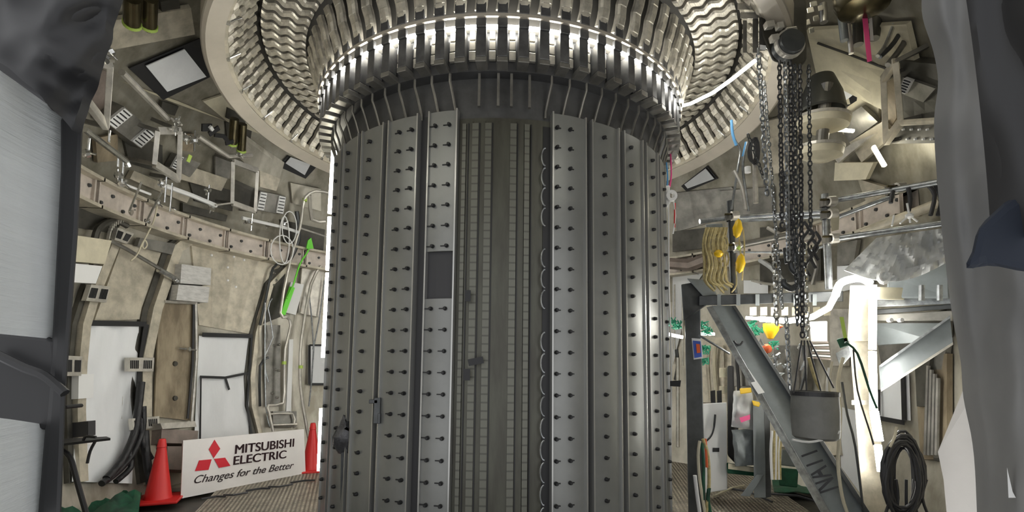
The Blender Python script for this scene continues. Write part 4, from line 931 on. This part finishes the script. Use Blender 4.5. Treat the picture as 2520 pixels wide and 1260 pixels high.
tag(M().lathe([(0, -.03), (.025, 0), (0, .03)], Pd(1818, 610, 6.9), n=8).obj('tag_knot', 'lime_tape'), 'small yellow green knot beside the yellow hooks', 'knot')
# hanging cables left of the chains
for k, (pix, m_, r, lb) in enumerate((([(1800, 298), (1806, 340), (1822, 370), (1815, 420), (1800, 515)], 'galv', .012, 'long pale cable hanging from the beige ring'), ([(1838, 350), (1828, 400), (1832, 450), (1842, 520)], 'galv', .014, 'pale cable right of the long pale cable'), ([(1806, 420), (1825, 460), (1835, 515)], 'steel', .02, 'broad grey cable above the level scaffold pipe'),
        ([(1800, 296), (1803, 330), (1812, 358)], 'blue', .014, 'light blue hose end hanging from the beige ring'), ([(1836, 350), (1832, 368), (1828, 385)], 'blue', .012, 'short light blue hose beside the pale cables'), ([(1855, 350), (1858, 420), (1860, 500)], 'steel', .026, 'pale upright tube left of the hoist chains'))):
    dp('hanging_cable', pix, 6.6, r, m_, lb, 'cable')
for k in range(4): dp('cable_loop', [(1850 + 10 * cos(a) + k * 3, 372 + (26 + k * 3) * sin(a)) for a in [2 * pi * q / 10 for q in range(11)]], 6.5, .008, 'rubber', 'dark coiled cable loop beside the grey chain', 'cable', 'coiled cable loops', 0)
tag(M().lathe([(0, -.04), (.03, -.03), (.03, .03), (0, .04)], Pd(1840, 418, 6.4), n=10).obj('white_float', 'white', smooth=True), 'small white knob on the hanging pale cables', 'knob')
for (pix, m_, lb) in (([(1650, 375), (1652, 430), (1648, 460)], 'pink', 'dark pink cord at the right edge of the column'), ([(1640, 400), (1643, 440), (1640, 470)], 'blue', 'light blue cord at the right edge of the column'), ([(1655, 480), (1662, 530), (1656, 575)], 'white', 'white cord loop below the white clamp'), ([(1645, 480), (1646, 700), (1652, 900), (1650, 1250)], 'white', 'long white cord down the right edge of the column'), ([(1661, 500), (1660, 560)], 'red', 'short red cord below the white clamp')):
    dp('thin_rope', pix, 7.0, .009, m_, lb, 'rope')
t = thing('white_clamp', 'white ring clamp at the right edge of the column', 'clamp')
M().lathe([(.03, -.02), (.06, -.02), (.06, .02), (.03, .02), (.03, -.02)], Pd(1652, 482, 6.9), V((0, 1, 0)), n=16).obj('ring', 'white', t); poly([(1630, 458), (1648, 456), (1650, 500), (1634, 520)], 6.95, .06).obj('body', 'white', t, bevel=.008)
solid('black_patch', [(1641, 938), (1676, 936), (1674, 952), (1643, 950)], 6.95, .02, 'black', 'black strap across the conduit right of the column', 'strap')
# draped plastic under the rails
def drp(u, v):
    x0, x1 = 2078 + 30 * (1 - v), 2330; x = (x0 + 50 * (1 - v)) * (1 - u) + x1 * u; y = 585 - 25 * u + v * (80 + 40 * sin(u * 3))
    return Pd(x, y, 6.2 - .6 * u + .16 * noise.noise(V((x / 35, y / 60, 2))) + .06 * noise.noise(V((x / 12, y / 15, 4))))
tag(M().grid(drp, 36, 16, lambda u, v: V((0, .008, 0))).obj('draped_plastic', 'clear_sheet', smooth=True), 'crumpled clear plastic sheet draped under the right hand rails', 'sheet')
solid('dark_container', [(2210, 600), (2335, 575), (2340, 735), (2180, 735), (2185, 680)], [6.3, 5.9, 5.9, 6.3, 6.3], .2, 'grey_paint', 'dark blue grey container behind the draped plastic', 'container', None, .02)
t = thing('coiled_white_hose', 'small coil of shiny white hose on the light arch', 'hose')
for k in range(3): dpipe([(2175 + (16 - 3 * k) * cos(a), 680 + (18 - 3 * k) * sin(a)) for a in [2 * pi * q / 12 for q in range(13)]], 6.0 - .02 * k, .010).obj('coil', 'white', t, smooth=True)
# steel frame
fg = 'members of the steel lifting frame'
t = thing('steel_frame', 'dark steel frame with a slanting brace right of the column', 'frame')
poly([(1684, 700), (1722, 700), (1738, 1275), (1694, 1275)], [7.3] * 4, .16).obj('post', 'dark_steel', t, bevel=.008)
poly([(1676, 700), (1735, 690), (1748, 745), (1682, 790)], 7.25, .22).obj('corner_block', 'dark_steel', t, bevel=.01)
poly([(1690, 685), (1750, 690), (1765, 730), (1735, 735)], 7.2, .2).obj('gusset', 'grey_paint', t, bevel=.01)
poly([(1720, 728), (2075, 716), (2075, 742), (1720, 752)], [7.2, 6.7, 6.7, 7.2], .18).obj('crossbeam', 'dark_steel', t, bevel=.006)
for k in range(6): x = 1765 + 47 * k; poly([(x, 724), (x + 10, 724), (x + 10, 752), (x, 752)], 7.12 - .07 * k, .03).obj('stiffener', 'grey_paint', t)
poly([(1752, 752), (1806, 752), (2150, 1290), (2060, 1290)], [7.0, 7.0, 5.9, 5.9], .03).obj('brace_web', 'grey_paint', t, bevel=.003)
poly([(1738, 756), (1752, 752), (2060, 1290), (2036, 1290)], [6.94, 6.94, 5.82, 5.82], .12).obj('brace_flange', 'galv', t, bevel=.003)
poly([(1802, 752), (1810, 752), (2160, 1290), (2146, 1290)], [6.94, 6.94, 5.82, 5.82], .10).obj('brace_flange', 'dark_steel', t, bevel=.003)
def letters(s_, x0, y0, x1, y1, hpx, d0, d1, m, par, nm='lettering', off=-.01):
    p, q = Pd(x0, y0, d0 + off), Pd(x1, y1, d1 + off); X = q - p; wd = X.length; X.normalize(); n = (CAM - p).normalized(); Y = n.cross(X).normalized()
    o = text(s_, 1, m, par, V((0, 0, 0)), V((1, 0, 0)), V((0, 1, 0)), 0, 1, nm, .01)
    xs = [v.co.x for v in o.data.vertices]; k = wd / (max(xs) - min(xs)); x_ = min(xs); h = hpx * d0 / F / .7; N_ = X.cross(Y)
    for v in o.data.vertices: v.co = p + X * ((v.co.x - x_) * k) + Y * (v.co.y * h) + N_ * v.co.z
letters('NATT', 2064, 1200, 2004, 1098, 42, 6.1, 6.3, 'black', t, 'brace_lettering', -.16)
dpipe(smooth([(1806, 838), (1812, 846), (1822, 848), (1828, 840)], 3), 6.75, .01).obj('weld_mark', 'rubber', t)
for k, (pix, w_) in enumerate((([(1720, 825), (1795, 870)], .02), )):
    dp('thin_rod', pix, 7.1, .012, 'galv', 'thin pale rod tied across the slanting brace', 'rod', None, 0)
solid('bright_plate', [(1828, 912), (1842, 908), (1882, 966), (1866, 970)], [6.6, 6.6, 6.4, 6.4], .03, 'white', 'small pale plate on the edge of the slanting brace', 'plate')
t = thing('lit_post', 'pale steel post with glowing tubes along its side, right of the bucket', 'post')
poly([(2092, 702), (2138, 702), (2150, 840), (2085, 840)], [6.4] * 4, .2).obj('upper_box', 'beige_metal', t, bevel=.008)
poly([(2090, 838), (2146, 838), (2188, 1290), (2126, 1290)], [6.45, 6.45, 6.2, 6.2], .18).obj('column', 'beige_metal', t, bevel=.008)
poly([(2096, 985), (2150, 985), (2152, 996), (2096, 996)], 6.3, .1).obj('clamp', 'steel', t)
tube_light([Pd(1870, 785, 6.9), Pd(1940, 790, 6.8), Pd(2000, 780, 6.6), Pd(2040, 758, 6.4), Pd(2060, 720, 6.3)], .028, 'light tube sweeping up from behind the bucket to the lit post')
tube_light([Pd(x, y, 6.25) for x, y in smooth([(2056, 728), (2066, 700), (2090, 688), (2120, 686), (2142, 698)], 3)], .034, 'light tube arched over the top of the lit post')
tube_light([Pd(2148, 702, 6.2), Pd(2147, 860, 6.2)], .032, 'upper upright light tube on the lit post')
tube_light([Pd(2147, 865, 6.18), Pd(2150, 1010, 6.15)], .032, 'middle upright light tube on the lit post')
tube_light([Pd(2151, 1012, 6.12), Pd(2163, 1085, 6.1)], .036, 'short light tube low on the lit post, beside the cable coil')
tube_light([Pd(2160, 1095, 6.1), Pd(2168, 1160, 6.1)], .03, 'lowest light tube on the lit post')
tube_light([Pd(1836, 782, 7.1), Pd(1980, 792, 6.95)], .016, 'thin level light strip under the dark crossbeam')
tube_light([Pd(1622, 818, 7.6), Pd(1680, 830, 7.6)], .018, 'short light strip behind the left post of the steel frame')
tube_light([Pd(1722, 822, 7.6), Pd(1758, 822, 7.6)], .016, 'short light strip behind the small sign')
for k in range(8): solid('hanging_plate', [(1845 + 26 * k, 756), (1862 + 26 * k, 755), (1862 + 26 * k, 776), (1845 + 26 * k, 777)], 7.2, .04, 'cream', 'cream plate in the row under the dark crossbeam', 'plate', 'cream plates under the crossbeam')
# right brace and platform
t = thing('brace_beam', 'grey channel brace rising from the lit post to the right', 'beam')
poly([(2163, 905), (2338, 782), (2345, 845), (2168, 960)], [6.3, 5.6, 5.6, 6.3], .03).obj('web', 'grey_paint', t)
poly([(2163, 900), (2338, 776), (2338, 783), (2163, 907)], [6.25, 5.55, 5.55, 6.25], .10).obj('flange', 'galv', t); poly([(2168, 956), (2345, 842), (2346, 848), (2168, 964)], [6.25, 5.55, 5.55, 6.25], .10).obj('flange', 'steel', t)
t = thing('platform', 'grey work platform of stacked beams behind the lit post on the right', 'platform')
for (pix, m_) in (([(2150, 738), (2345, 730), (2345, 748), (2150, 756)], 'galv'), ([(2150, 762), (2345, 748), (2345, 760), (2150, 774)], 'dark_steel'), ([(2150, 774), (2345, 764), (2345, 790), (2150, 790)], 'steel_dull'), ([(2150, 795), (2340, 795), (2300, 840), (2160, 850)], 'grey_paint')):
    poly(pix, [6.6, 6.0, 6.0, 6.6], .3).obj('deck_beam', m_, t, bevel=.008)
for x in (2190, 2216): M().lathe([(0, -.02), (.02, -.02), (.02, .02), (0, .02)], Pd(x, 788, 6.2), V((0, 1, 0)), n=10).obj('rivet', 'white', t)
for k, x in enumerate((2268, 2312)): dp('short_post', [(x, 702), (x, 740)], 5.9, .022, 'galv', 'short pale stub post on the work platform, %s' % ('farther from the curtain', 'nearer the curtain')[k], 'post', None, 0)
solid('pale_box', [(2150, 706), (2226, 708), (2226, 738), (2150, 738)], 6.2, .2, 'cream', 'pale box standing on the work platform beside the lit post', 'box', None, .01)
# bucket with slings
t = thing('lifting_bag', 'round grey lifting bag hanging from chains and ropes', 'bag')
b0 = Pd(2004, 965, 5.7); b1 = Pd(2008, 1080, 5.7); Lb = (b0 - b1).length; rb_ = .178
pr = [(0, 0), (rb_ * .85, 0), (rb_ * .97, .02), (rb_, .08), (rb_ * 1.03, Lb * .6), (rb_ * .98, Lb), (rb_ * .93, Lb), (rb_ * .93, .1), (0, .1)]
m = M().lathe(pr, b1, b0 - b1, n=40)
for v in m.b.verts:
    v.co += V((1, 1, 0)) * .012 * noise.noise(v.co * 9)
m.obj('bag_body', 'bag', t, smooth=True); M().lathe([(rb_ * 1.0, Lb - .03), (rb_ * 1.03, Lb - .03), (rb_ * 1.03, Lb + .005), (rb_, Lb + .005)], b1, b0 - b1, n=40).obj('rim_band', 'rubber', t)
for x, y in ((1953, 968), (2052, 955), (1985, 962), (2020, 962)): M().tube([Pd(x, y, 5.65), Pd(1978 + (x - 1978) * .2, 838, 5.75)], .007, 6).obj('lifting_strap', 'rubber', t)
M().tube([Pd(x, y, 5.5) for x, y in smooth([(1950, 1082), (1990, 1088), (2040, 1078), (2066, 1062)], 3)], .010, 6).obj('rope', 'white', t, smooth=True)
for k, (pix, m_, r, lb) in enumerate((([(2040, 905), (2035, 960), (2052, 1020), (2064, 1064)], 'white', .010, 'pale rope along the right side of the grey lifting bag'), ([(2075, 880), (2062, 940), (2068, 1010), (2066, 1070), (2062, 1140), (2072, 1220), (2085, 1262)], 'cream', .014, 'long cream rope hanging right of the grey lifting bag'),
        ([(2048, 890), (2040, 940), (2048, 1000)], 'cream', .010, 'short cream rope beside the pale boxes'), ([(2080, 842), (2110, 870), (2140, 960), (2158, 1005)], 'green', .010, 'dark cable sagging across the lit post'), ([(2100, 860), (2110, 960), (2140, 1060), (2150, 1095)], 'dark_steel', .007, 'thin dark cable in front of the lit post'),
        ([(2072, 940), (2085, 1020), (2105, 1100), (2125, 1262)], 'dark_steel', .010, 'dark cable left of the lit post'), ([(1990, 880), (2005, 930), (2018, 958)], 'sling', .014, 'beige strap above the grey lifting bag'))):
    dp('hanging_rope', pix, 5.9, r, m_, lb, 'rope')
t = thing('green_clamp', 'dark green clamp with yellow strap at the side of the lit post', 'clamp')
poly([(2058, 835), (2085, 828), (2092, 850), (2068, 858)], 6.1, .06).obj('clamp_body', 'green', t, bevel=.01); poly([(2066, 780), (2076, 780), (2086, 838), (2078, 842)], 6.1, .01).obj('yellow_strap', 'lime_tape', t)
for k in range(7): solid('stacked_plate', [(1998 + (k % 2) * 2, 842 + 6 * k), (2038 + k, 840 + 7 * k), (2039 + k, 844 + 7 * k), (1998, 846 + 6 * k)], 6.5, .12, 'white' if k % 2 else 'brown_box', 'thin plate in the small stack above the grey lifting bag', 'plate', 'thin stacked plates above the bag')
solid('pale_case', [(1992, 792), (2036, 790), (2036, 842), (1996, 842)], 6.6, .15, 'white', 'pale case hanging above the stack of thin plates', 'case', None, .01)
solid('metal_bracket', [(2056, 870), (2090, 850), (2095, 875), (2068, 905)], 6.3, .05, 'galv', 'shiny slanted bracket left of the lit post', 'bracket', None, .005)
# cabinet, posts and bags on the floor, right
cb = thing('white_cabinet', 'plain white cabinet with a small black label behind the steel frame', 'cabinet')
poly([(1724, 994), (1788, 990), (1790, 1205), (1728, 1215)], 7.9, .4).obj('cabinet_body', 'white', cb, bevel=.008)
poly([(1754, 1102), (1770, 1102), (1770, 1112), (1754, 1112)], 7.89, .01).obj('black_label', 'black', cb)
for k, (x0, x1) in enumerate(((1748, 1760), (1764, 1776))): solid('black_case', [(x0, 962), (x1, 960), (x1 + 1, 992), (x0 + 1, 992)], 7.95, .1, 'black', 'small black case on top of the white cabinet, %s of two' % ('left', 'right')[k], 'case', None, .004)
dp('black_cable', [(1760, 1020), (1757, 1050), (1750, 1072), (1738, 1085)], 7.8, .012, 'black', 'black cable hanging in front of the white cabinet', 'cable')
for k, (y, s_) in enumerate(((905, 1.), (950, .8))): solid('square_box', [(1770, y), (1800, y), (1800, y + 22 * s_), (1770, y + 24 * s_)], 8.3, .08, 'cream', 'pale square box above the cabinet, %s of two' % ('upper', 'lower')[k], 'box', None, .006)
t = thing('floor_post', 'thick grey green post with a slanted foot standing on the grating', 'post')
poly([(1852, 985), (1880, 985), (1885, 1225), (1856, 1225)], 7.5, .05).obj('post_face', 'grey_paint', t, bevel=.004); poly([(1880, 985), (1894, 985), (1898, 1222), (1884, 1226)], 7.5, .22).obj('post_side', 'dark_steel', t, bevel=.004)
poly([(1862, 1168), (1880, 1168), (1845, 1222), (1822, 1220)], 7.45, .1).obj('foot_plate', 'grey_paint', t, bevel=.004)
def bagm(pix, d, lb, mt, nm='plastic_bag', amp=.10):
    cx = sum(p[0] for p in pix) / len(pix); cy = sum(p[1] for p in pix) / len(pix); m = M(); bx = bil
    def fn(s_):
        def g(u, v):
            x, y = bil(pix, u, v); e = sin(u * pi) ** .5 * sin(v * pi) ** .5
            return Pd(x + 3 * noise.noise(V((x / 14, y / 20, 1))), y, d - s_ * (.08 * e + .05 * e * noise.noise(V((x / 16, y / 24, 7)))))
        return g
    m.grid(fn(1), 10, 16); m.grid(fn(-1), 10, 16); bmesh.ops.remove_doubles(m.b, verts=m.b.verts[:], dist=.001)
    return tag(m.obj(nm, mt, smooth=True), lb, 'bag')
bagm([(1806, 962), (1850, 960), (1862, 1060), (1800, 1050)], 7.6, 'crumpled clear bag with a yellow top beside the grey green post', 'clear_sheet')
bagm([(1800, 1058), (1856, 1055), (1856, 1145), (1810, 1148)], 7.7, 'grey blue bag hanging below the clear bag', 'grey_bag')
solid('yellow_tie', [(1820, 956), (1848, 954), (1850, 966), (1822, 970)], 7.45, .05, 'yellow', 'yellow tie on top of the clear bag', 'tie', None, .008)
solid('yellow_tie', [(1850, 985), (1872, 990), (1868, 1002), (1854, 998)], 7.4, .04, 'yellow', 'orange yellow tie at the top of the grey green post', 'tie', None, .008)
solid('pink_label', [(1820, 1028), (1846, 1020), (1846, 1032), (1824, 1040)], 7.45, .01, 'pink', 'pink mark on the clear bag', 'label')
solid('black_duct', [(1790, 900), (1806, 900), (1810, 1120), (1830, 1150), (1818, 1150), (1790, 1120)], 8.2, .1, 'rubber', 'black upright duct between the cabinet and the bags', 'duct', None, .02)
solid('green_bin', [(1788, 1138), (1858, 1150), (1858, 1172), (1790, 1165)], 7.8, .25, 'green', 'low green box with a pale lid on the grating', 'box', None, .01)
_bin = bpy.data.objects['green_bin']; solid('lid', [(1792, 1140), (1862, 1152), (1860, 1163), (1792, 1154)], 7.74, .3, 'cream', '', '', parent=_bin)
solid('green_crate', [(1914, 1150), (1965, 1155), (1962, 1200), (1918, 1195)], 7.8, .3, 'green', 'dark green box on the floor beyond the grey post', 'box', None, .01)
solid('grey_plinth', [(1925, 1105), (2000, 1120), (2005, 1155), (1922, 1145)], 7.9, .3, 'grey_paint', 'grey block above the dark green box', 'block', None, .01)
for k in range(6): dp('sling_strand', [(1900 + 5 * k, 1060), (1897 + 5 * k + 3 * sin(k), 1110), (1900 + 4 * k, 1180)], 7.3, .014, 'sling' if k % 2 else 'white', 'beige or white strand bunched right of the grey green post', 'strand', 'bunched strands right of the grey post')
for k, (pix, m_, r) in enumerate((([(1722, 1085), (1718, 1120), (1722, 1180), (1735, 1262)], 'cream', .016), ([(1730, 1080), (1742, 1120), (1745, 1190), (1738, 1262)], 'sling', .018), ([(1735, 1080), (1738, 1110), (1740, 1150)], 'orange', .016), ([(1728, 1090), (1732, 1150), (1730, 1230)], 'green', .016), ([(1710, 1170), (1716, 1220), (1722, 1262)], 'white', .02), ([(1745, 1200), (1742, 1230), (1748, 1262)], 'green', .02))):
    dp('hose', pix, 7.0, r, m_, 'hose hanging on the dark frame post, ' + ['cream and leftmost', 'beige and bowed outward', 'orange and short', 'green in the middle', 'white at the bottom', 'dark green at the floor'][k], 'hose', 'hoses on the dark frame post')
# sign, yellow and orange fittings, green net
t = thing('hanging_sign', 'small blue and white sign with orange centre hung on the dark frame post', 'sign')
poly([(1702, 832), (1726, 834), (1730, 882), (1707, 885)], 7.15, .015).obj('board', 'white', t); poly([(1705, 838), (1724, 840), (1727, 878), (1709, 881)], 7.13, .01).obj('blue_field', 'sign_blue', t); poly([(1713, 846), (1722, 847), (1724, 868), (1715, 869)], 7.115, .01).obj('red_mark', 'orange', t)
t = thing('yellow_fitting', 'bright yellow funnel shaped fitting under the light strip', 'fitting')
c_ = Pd(1897, 812, 7.0); M().lathe([(0, -.10), (.03, -.09), (.075, 0), (.08, .06), (0, .07)], c_, V((.1, 0, 1)), n=16).obj('funnel', 'yellow', t, smooth=True); M().lathe([(0, -.03), (.06, 0), (0, .04)], c_ + V((.1, .05, .04)), n=10).obj('knob', 'orange', t, smooth=True)
t = thing('orange_knob', 'round orange red knob below the yellow fitting', 'knob'); M().lathe([(0, -.05), (.04, -.04), (.05, 0), (.04, .04), (0, .05)], Pd(1886, 858, 6.9), V((0, 1, .2)), n=16).obj('knob_head', 'orange', t, smooth=True); M().tube([Pd(1886, 858, 6.92), Pd(1884, 880, 6.95)], .02).obj('stem', 'rubber', t)
for k in range(10):
    x, y = ((1650, 790), (1665, 800), (1730, 800), (1740, 815), (1735, 860), (1850, 800), (1865, 815), (1845, 825), (1905, 850), (1730, 890))[k]
    m = M()
    for q in range(7): m.tube([Pd(x + rnd.uniform(-14, 14), y + rnd.uniform(-12, 12), 7.5 + rnd.uniform(-.08, .08)) for _ in range(4)], .007, 5)
    tag(m.obj('green_net', 'green_net', smooth=True), 'tangled scrap of green net ' + ['touching the column', 'between the column and the frame post', 'above the small sign', 'right above the small sign', 'beside the small sign', 'right of the slanting brace', 'left of the yellow fitting', 'lowest of those right of the brace', 'below the yellow fitting', 'under the small sign'][k], 'net', 'scraps of green net', )
# shiny scraps near the light
for k in range(12):
    x, y = 1860 + rnd.random() * 130, 830 + rnd.random() * 90
    tag(M().tube([Pd(x + rnd.uniform(-8, 8), y + rnd.uniform(-12, 12), 6.8) for _ in range(4)], .010, 5).obj('cable_scrap', 'galv', smooth=True), 'short shiny bent wire among the chains above the grey lifting bag', 'wire', 'bent wires above the lifting bag')
# cable coil
t = thing('cable_coil', 'thick coil of black cable hanging at the foot of the lit post', 'cable coil')
for k in range(22):
    a0 = rnd.uniform(-6, 6); w_ = rnd.uniform(26, 50); h_ = rnd.uniform(80, 105); cx, cy = 2222 + a0, 1168 + rnd.uniform(-6, 22)
    dpipe([(cx + w_ * cos(q) * (1 + .12 * sin(2 * q + k)), cy + h_ * sin(q)) for q in [2 * pi * j / 18 for j in range(19)]], 5.6 + rnd.uniform(-.08, .08), .013).obj('turn', 'rubber', t, smooth=True)
dpipe(smooth([(2190, 1100), (2202, 1075), (2206, 1050)], 3), 5.5, .01).obj('tie', 'cream', t)
for k in range(5): dp('loose_cable', [(2180 + 25 * k, 1180), (2190 + 20 * k, 1225), (2175 + 28 * k, 1275)], 5.6, .011, 'rubber', 'loose black cable trailing under the big coil', 'cable', 'loose cables under the coil')
gpatch('floor_sheet', [(1895, 1155), (1990, 1160), (2010, 1215), (1905, 1215)], .03, 'green', 'dark green sheet on the floor right of the grey green post', 'sheet', .05)
for k, (a, b) in enumerate((((1780, 1200), (1900, 1235)), ((1895, 1215), (2030, 1240)), ((1755, 1222), (1830, 1195)))):
    p, q = Pz(*a, .03), Pz(*b, .03); tag(M().tube([p, (p + q) / 2 + V((.05, .05, .02)), q], .015, 6).obj('floor_cable', 'rubber' if k < 2 else 'cream', smooth=True), ['dark cable lying on the grating before the grey post', 'dark cable lying toward the slanting brace', 'pale cable lying beside the cabinet'][k], 'cable')
for k in range(5):
    x = 495 + 55 * k; p, q = Pz(x, 1228 - 10 * k, .03), Pz(x + 60, 1222 - 10 * k, .03)
    tag(M().tube([p, (p + q) / 2 + V((0, .06 * (-1) ** k, 0)), q], .012, 6).obj('floor_cable', 'rubber'), 'thin dark cable lying on the grating before the banner', 'cable', 'cables before the banner')
for k, x in enumerate((600, 690)):
    p = Pz(x, 1285, .02); t = thing('floor_ring', ['left', 'right'][k] + ' of two grey and pink rings at the bottom edge below the banner', 'ring')
    M().lathe([(.10, 0), (.15, 0), (.15, .03), (.10, .03), (.10, 0)], p, n=24).obj('ring_body', 'grey_bag', t); M().lathe([(.09, 0), (.10, 0), (.10, .035), (.09, .035), (.09, 0)], p, n=24).obj('inner_ring', 'pink', t)

# lamp over the upper right of the vessel, above the picture, and more fittings of the right wall
tube_light([cyl(50, 3.2, 5.2), cyl(66, 3.2, 5.2)], .025, 'warm light tube under the domed ceiling above the brown drum', 'led_warm')
for k, (pix, m_, off, th, lb) in enumerate((([(1800, 840), (1850, 845), (1850, 950), (1800, 950)], 'steel_dull', .05, .12, 'dull box behind the slanting brace'), ([(1905, 850), (1990, 850), (1985, 960), (1900, 960)], 'steel_dull', .03, .1, 'dull metal housing behind the bucket chains'),
      ([(2040, 760), (2090, 760), (2080, 900), (2045, 900)], 'steel', .03, .06, 'grey plate left of the lit post'), ([(1655, 570), (1740, 560), (1740, 610), (1655, 620)], 'shell_dark', .02, .05, 'dark plate for the shade in the gap below the plate at the right of the column'),
      ([(1870, 560), (2020, 560), (2020, 690), (1870, 700)], 'shell_dark', .02, .05, 'dark plate for the shade in the hollow behind the hook and chains'), ([(2060, 600), (2110, 590), (2100, 650), (2060, 655)], 'steel_dull', .02, .05, 'grey plate behind the pale scaffold post'),
      ([(1905, 1000), (1950, 1000), (1950, 1100), (1905, 1100)], 'beige_metal', .02, .05, 'beige plate between the grey post and the bag'), ([(2170, 800), (2330, 760), (2330, 830), (2170, 860)], 'steel_dull', .02, .05, 'dull plate under the work platform'),
      ([(1770, 470), (1900, 460), (1900, 530), (1780, 540)], 'steel_dull', .02, .05, 'dull plate behind the pale cables'), ([(1880, 300), (1960, 280), (1960, 420), (1890, 430)], 'beige_metal', .02, .05, 'plate behind the hoist chains'),
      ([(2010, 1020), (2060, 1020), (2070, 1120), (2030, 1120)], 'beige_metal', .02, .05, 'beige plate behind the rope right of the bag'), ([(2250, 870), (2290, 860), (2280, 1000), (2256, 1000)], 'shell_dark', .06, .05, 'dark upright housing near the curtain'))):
    wplate('wall_plate', pix, m_, lb, off, th)  # the dark gap and hollow are flat plates with shade as their colour
for k, (pix, r, m_, lb) in enumerate((([(1745, 850), (1742, 900), (1748, 985)], .03, 'beige_metal', 'beige pipe behind the small sign, first'), ([(1760, 846), (1758, 900), (1764, 985)], .03, 'cream', 'cream pipe behind the small sign, second'), ([(1778, 850), (1780, 905)], .025, 'beige_metal', 'short beige pipe above the square boxes'),
      ([(1812, 880), (1818, 960), (1812, 1060)], .025, 'rubber', 'dark pipe behind the clear bag'), ([(1915, 870), (1905, 930), (1925, 1000)], .02, 'chrome', 'shiny bent pipe left of the bag chains'), ([(1935, 860), (1945, 940), (1938, 1010)], .02, 'steel', 'pale pipe left of the bag chains'),
      ([(1975, 850), (1982, 910), (1970, 960)], .018, 'dark_steel', 'dark pipe behind the bag chains'), ([(1665, 860), (1668, 900), (1662, 935)], .03, 'dark_steel', 'short dark pipe right of the column'), ([(1890, 560), (1950, 590), (2010, 580)], .03, 'steel', 'pale bent pipe behind the hook'),
      ([(1870, 640), (1900, 660), (1925, 690)], .035, 'clear_sheet', 'wrapped pipe left of the hook'), ([(1985, 620), (2010, 650), (2000, 700)], .03, 'steel_dull', 'dull pipe right of the hook'), ([(1850, 690), (1900, 700), (1960, 696)], .02, 'steel', 'level pipe above the dark crossbeam'))):
    tag(wpipe(smooth(pix, 3), r, .25).obj('pipe', m_, smooth=True), lb, 'pipe', 'pipes on the right wall')
for k, (pix, m_, lb) in enumerate((([(205, 425), (300, 455), (290, 480), (200, 450)], 'shell_dark', 'dark plate for the shade in the gap just above the ledge beside the black post'), ([(450, 500), (560, 530), (556, 545), (450, 520)], 'shell_dark', 'dark plate for the shade in the gap above the middle of the ledge'), ([(235, 340), (290, 330), (290, 395), (240, 400)], 'brown', 'brownish plate behind the sloping strut'),
      ([(440, 330), (480, 330), (475, 375), (445, 370)], 'brown', 'brownish plate right of the tall open frame'), ([(640, 420), (690, 440), (680, 470), (640, 460)], 'beige_metal', 'beige plate left of the small taped window'), ([(400, 250), (440, 262), (430, 285), (395, 275)], 'shell_dark', 'dark plate for the shade in the notch under the taped window'),
      ([(530, 385), (570, 395), (565, 440), (530, 430)], 'steel_dull', 'dull plate left of the frame near the column'), ([(715, 450), (790, 465), (790, 520), (720, 500)], 'shell', 'mottled plate above the bent pipe'), ([(560, 265), (610, 290), (600, 310), (556, 290)], 'shell_dark', 'dark plate for the shade in the notch above the hanging cylinders'),
      ([(270, 60), (320, 50), (320, 75), (275, 85)], 'brown', 'brownish plate beside the black bag'), ([(395, 5), (440, -5), (445, 30), (400, 38)], 'shell_dark', 'dark plate for the shade in the notch at the top edge right of the cylinders'))):
    wplate('wall_plate', pix, m_, lb, .02, .04)  # dark gaps and notches are flat plates coloured as shade
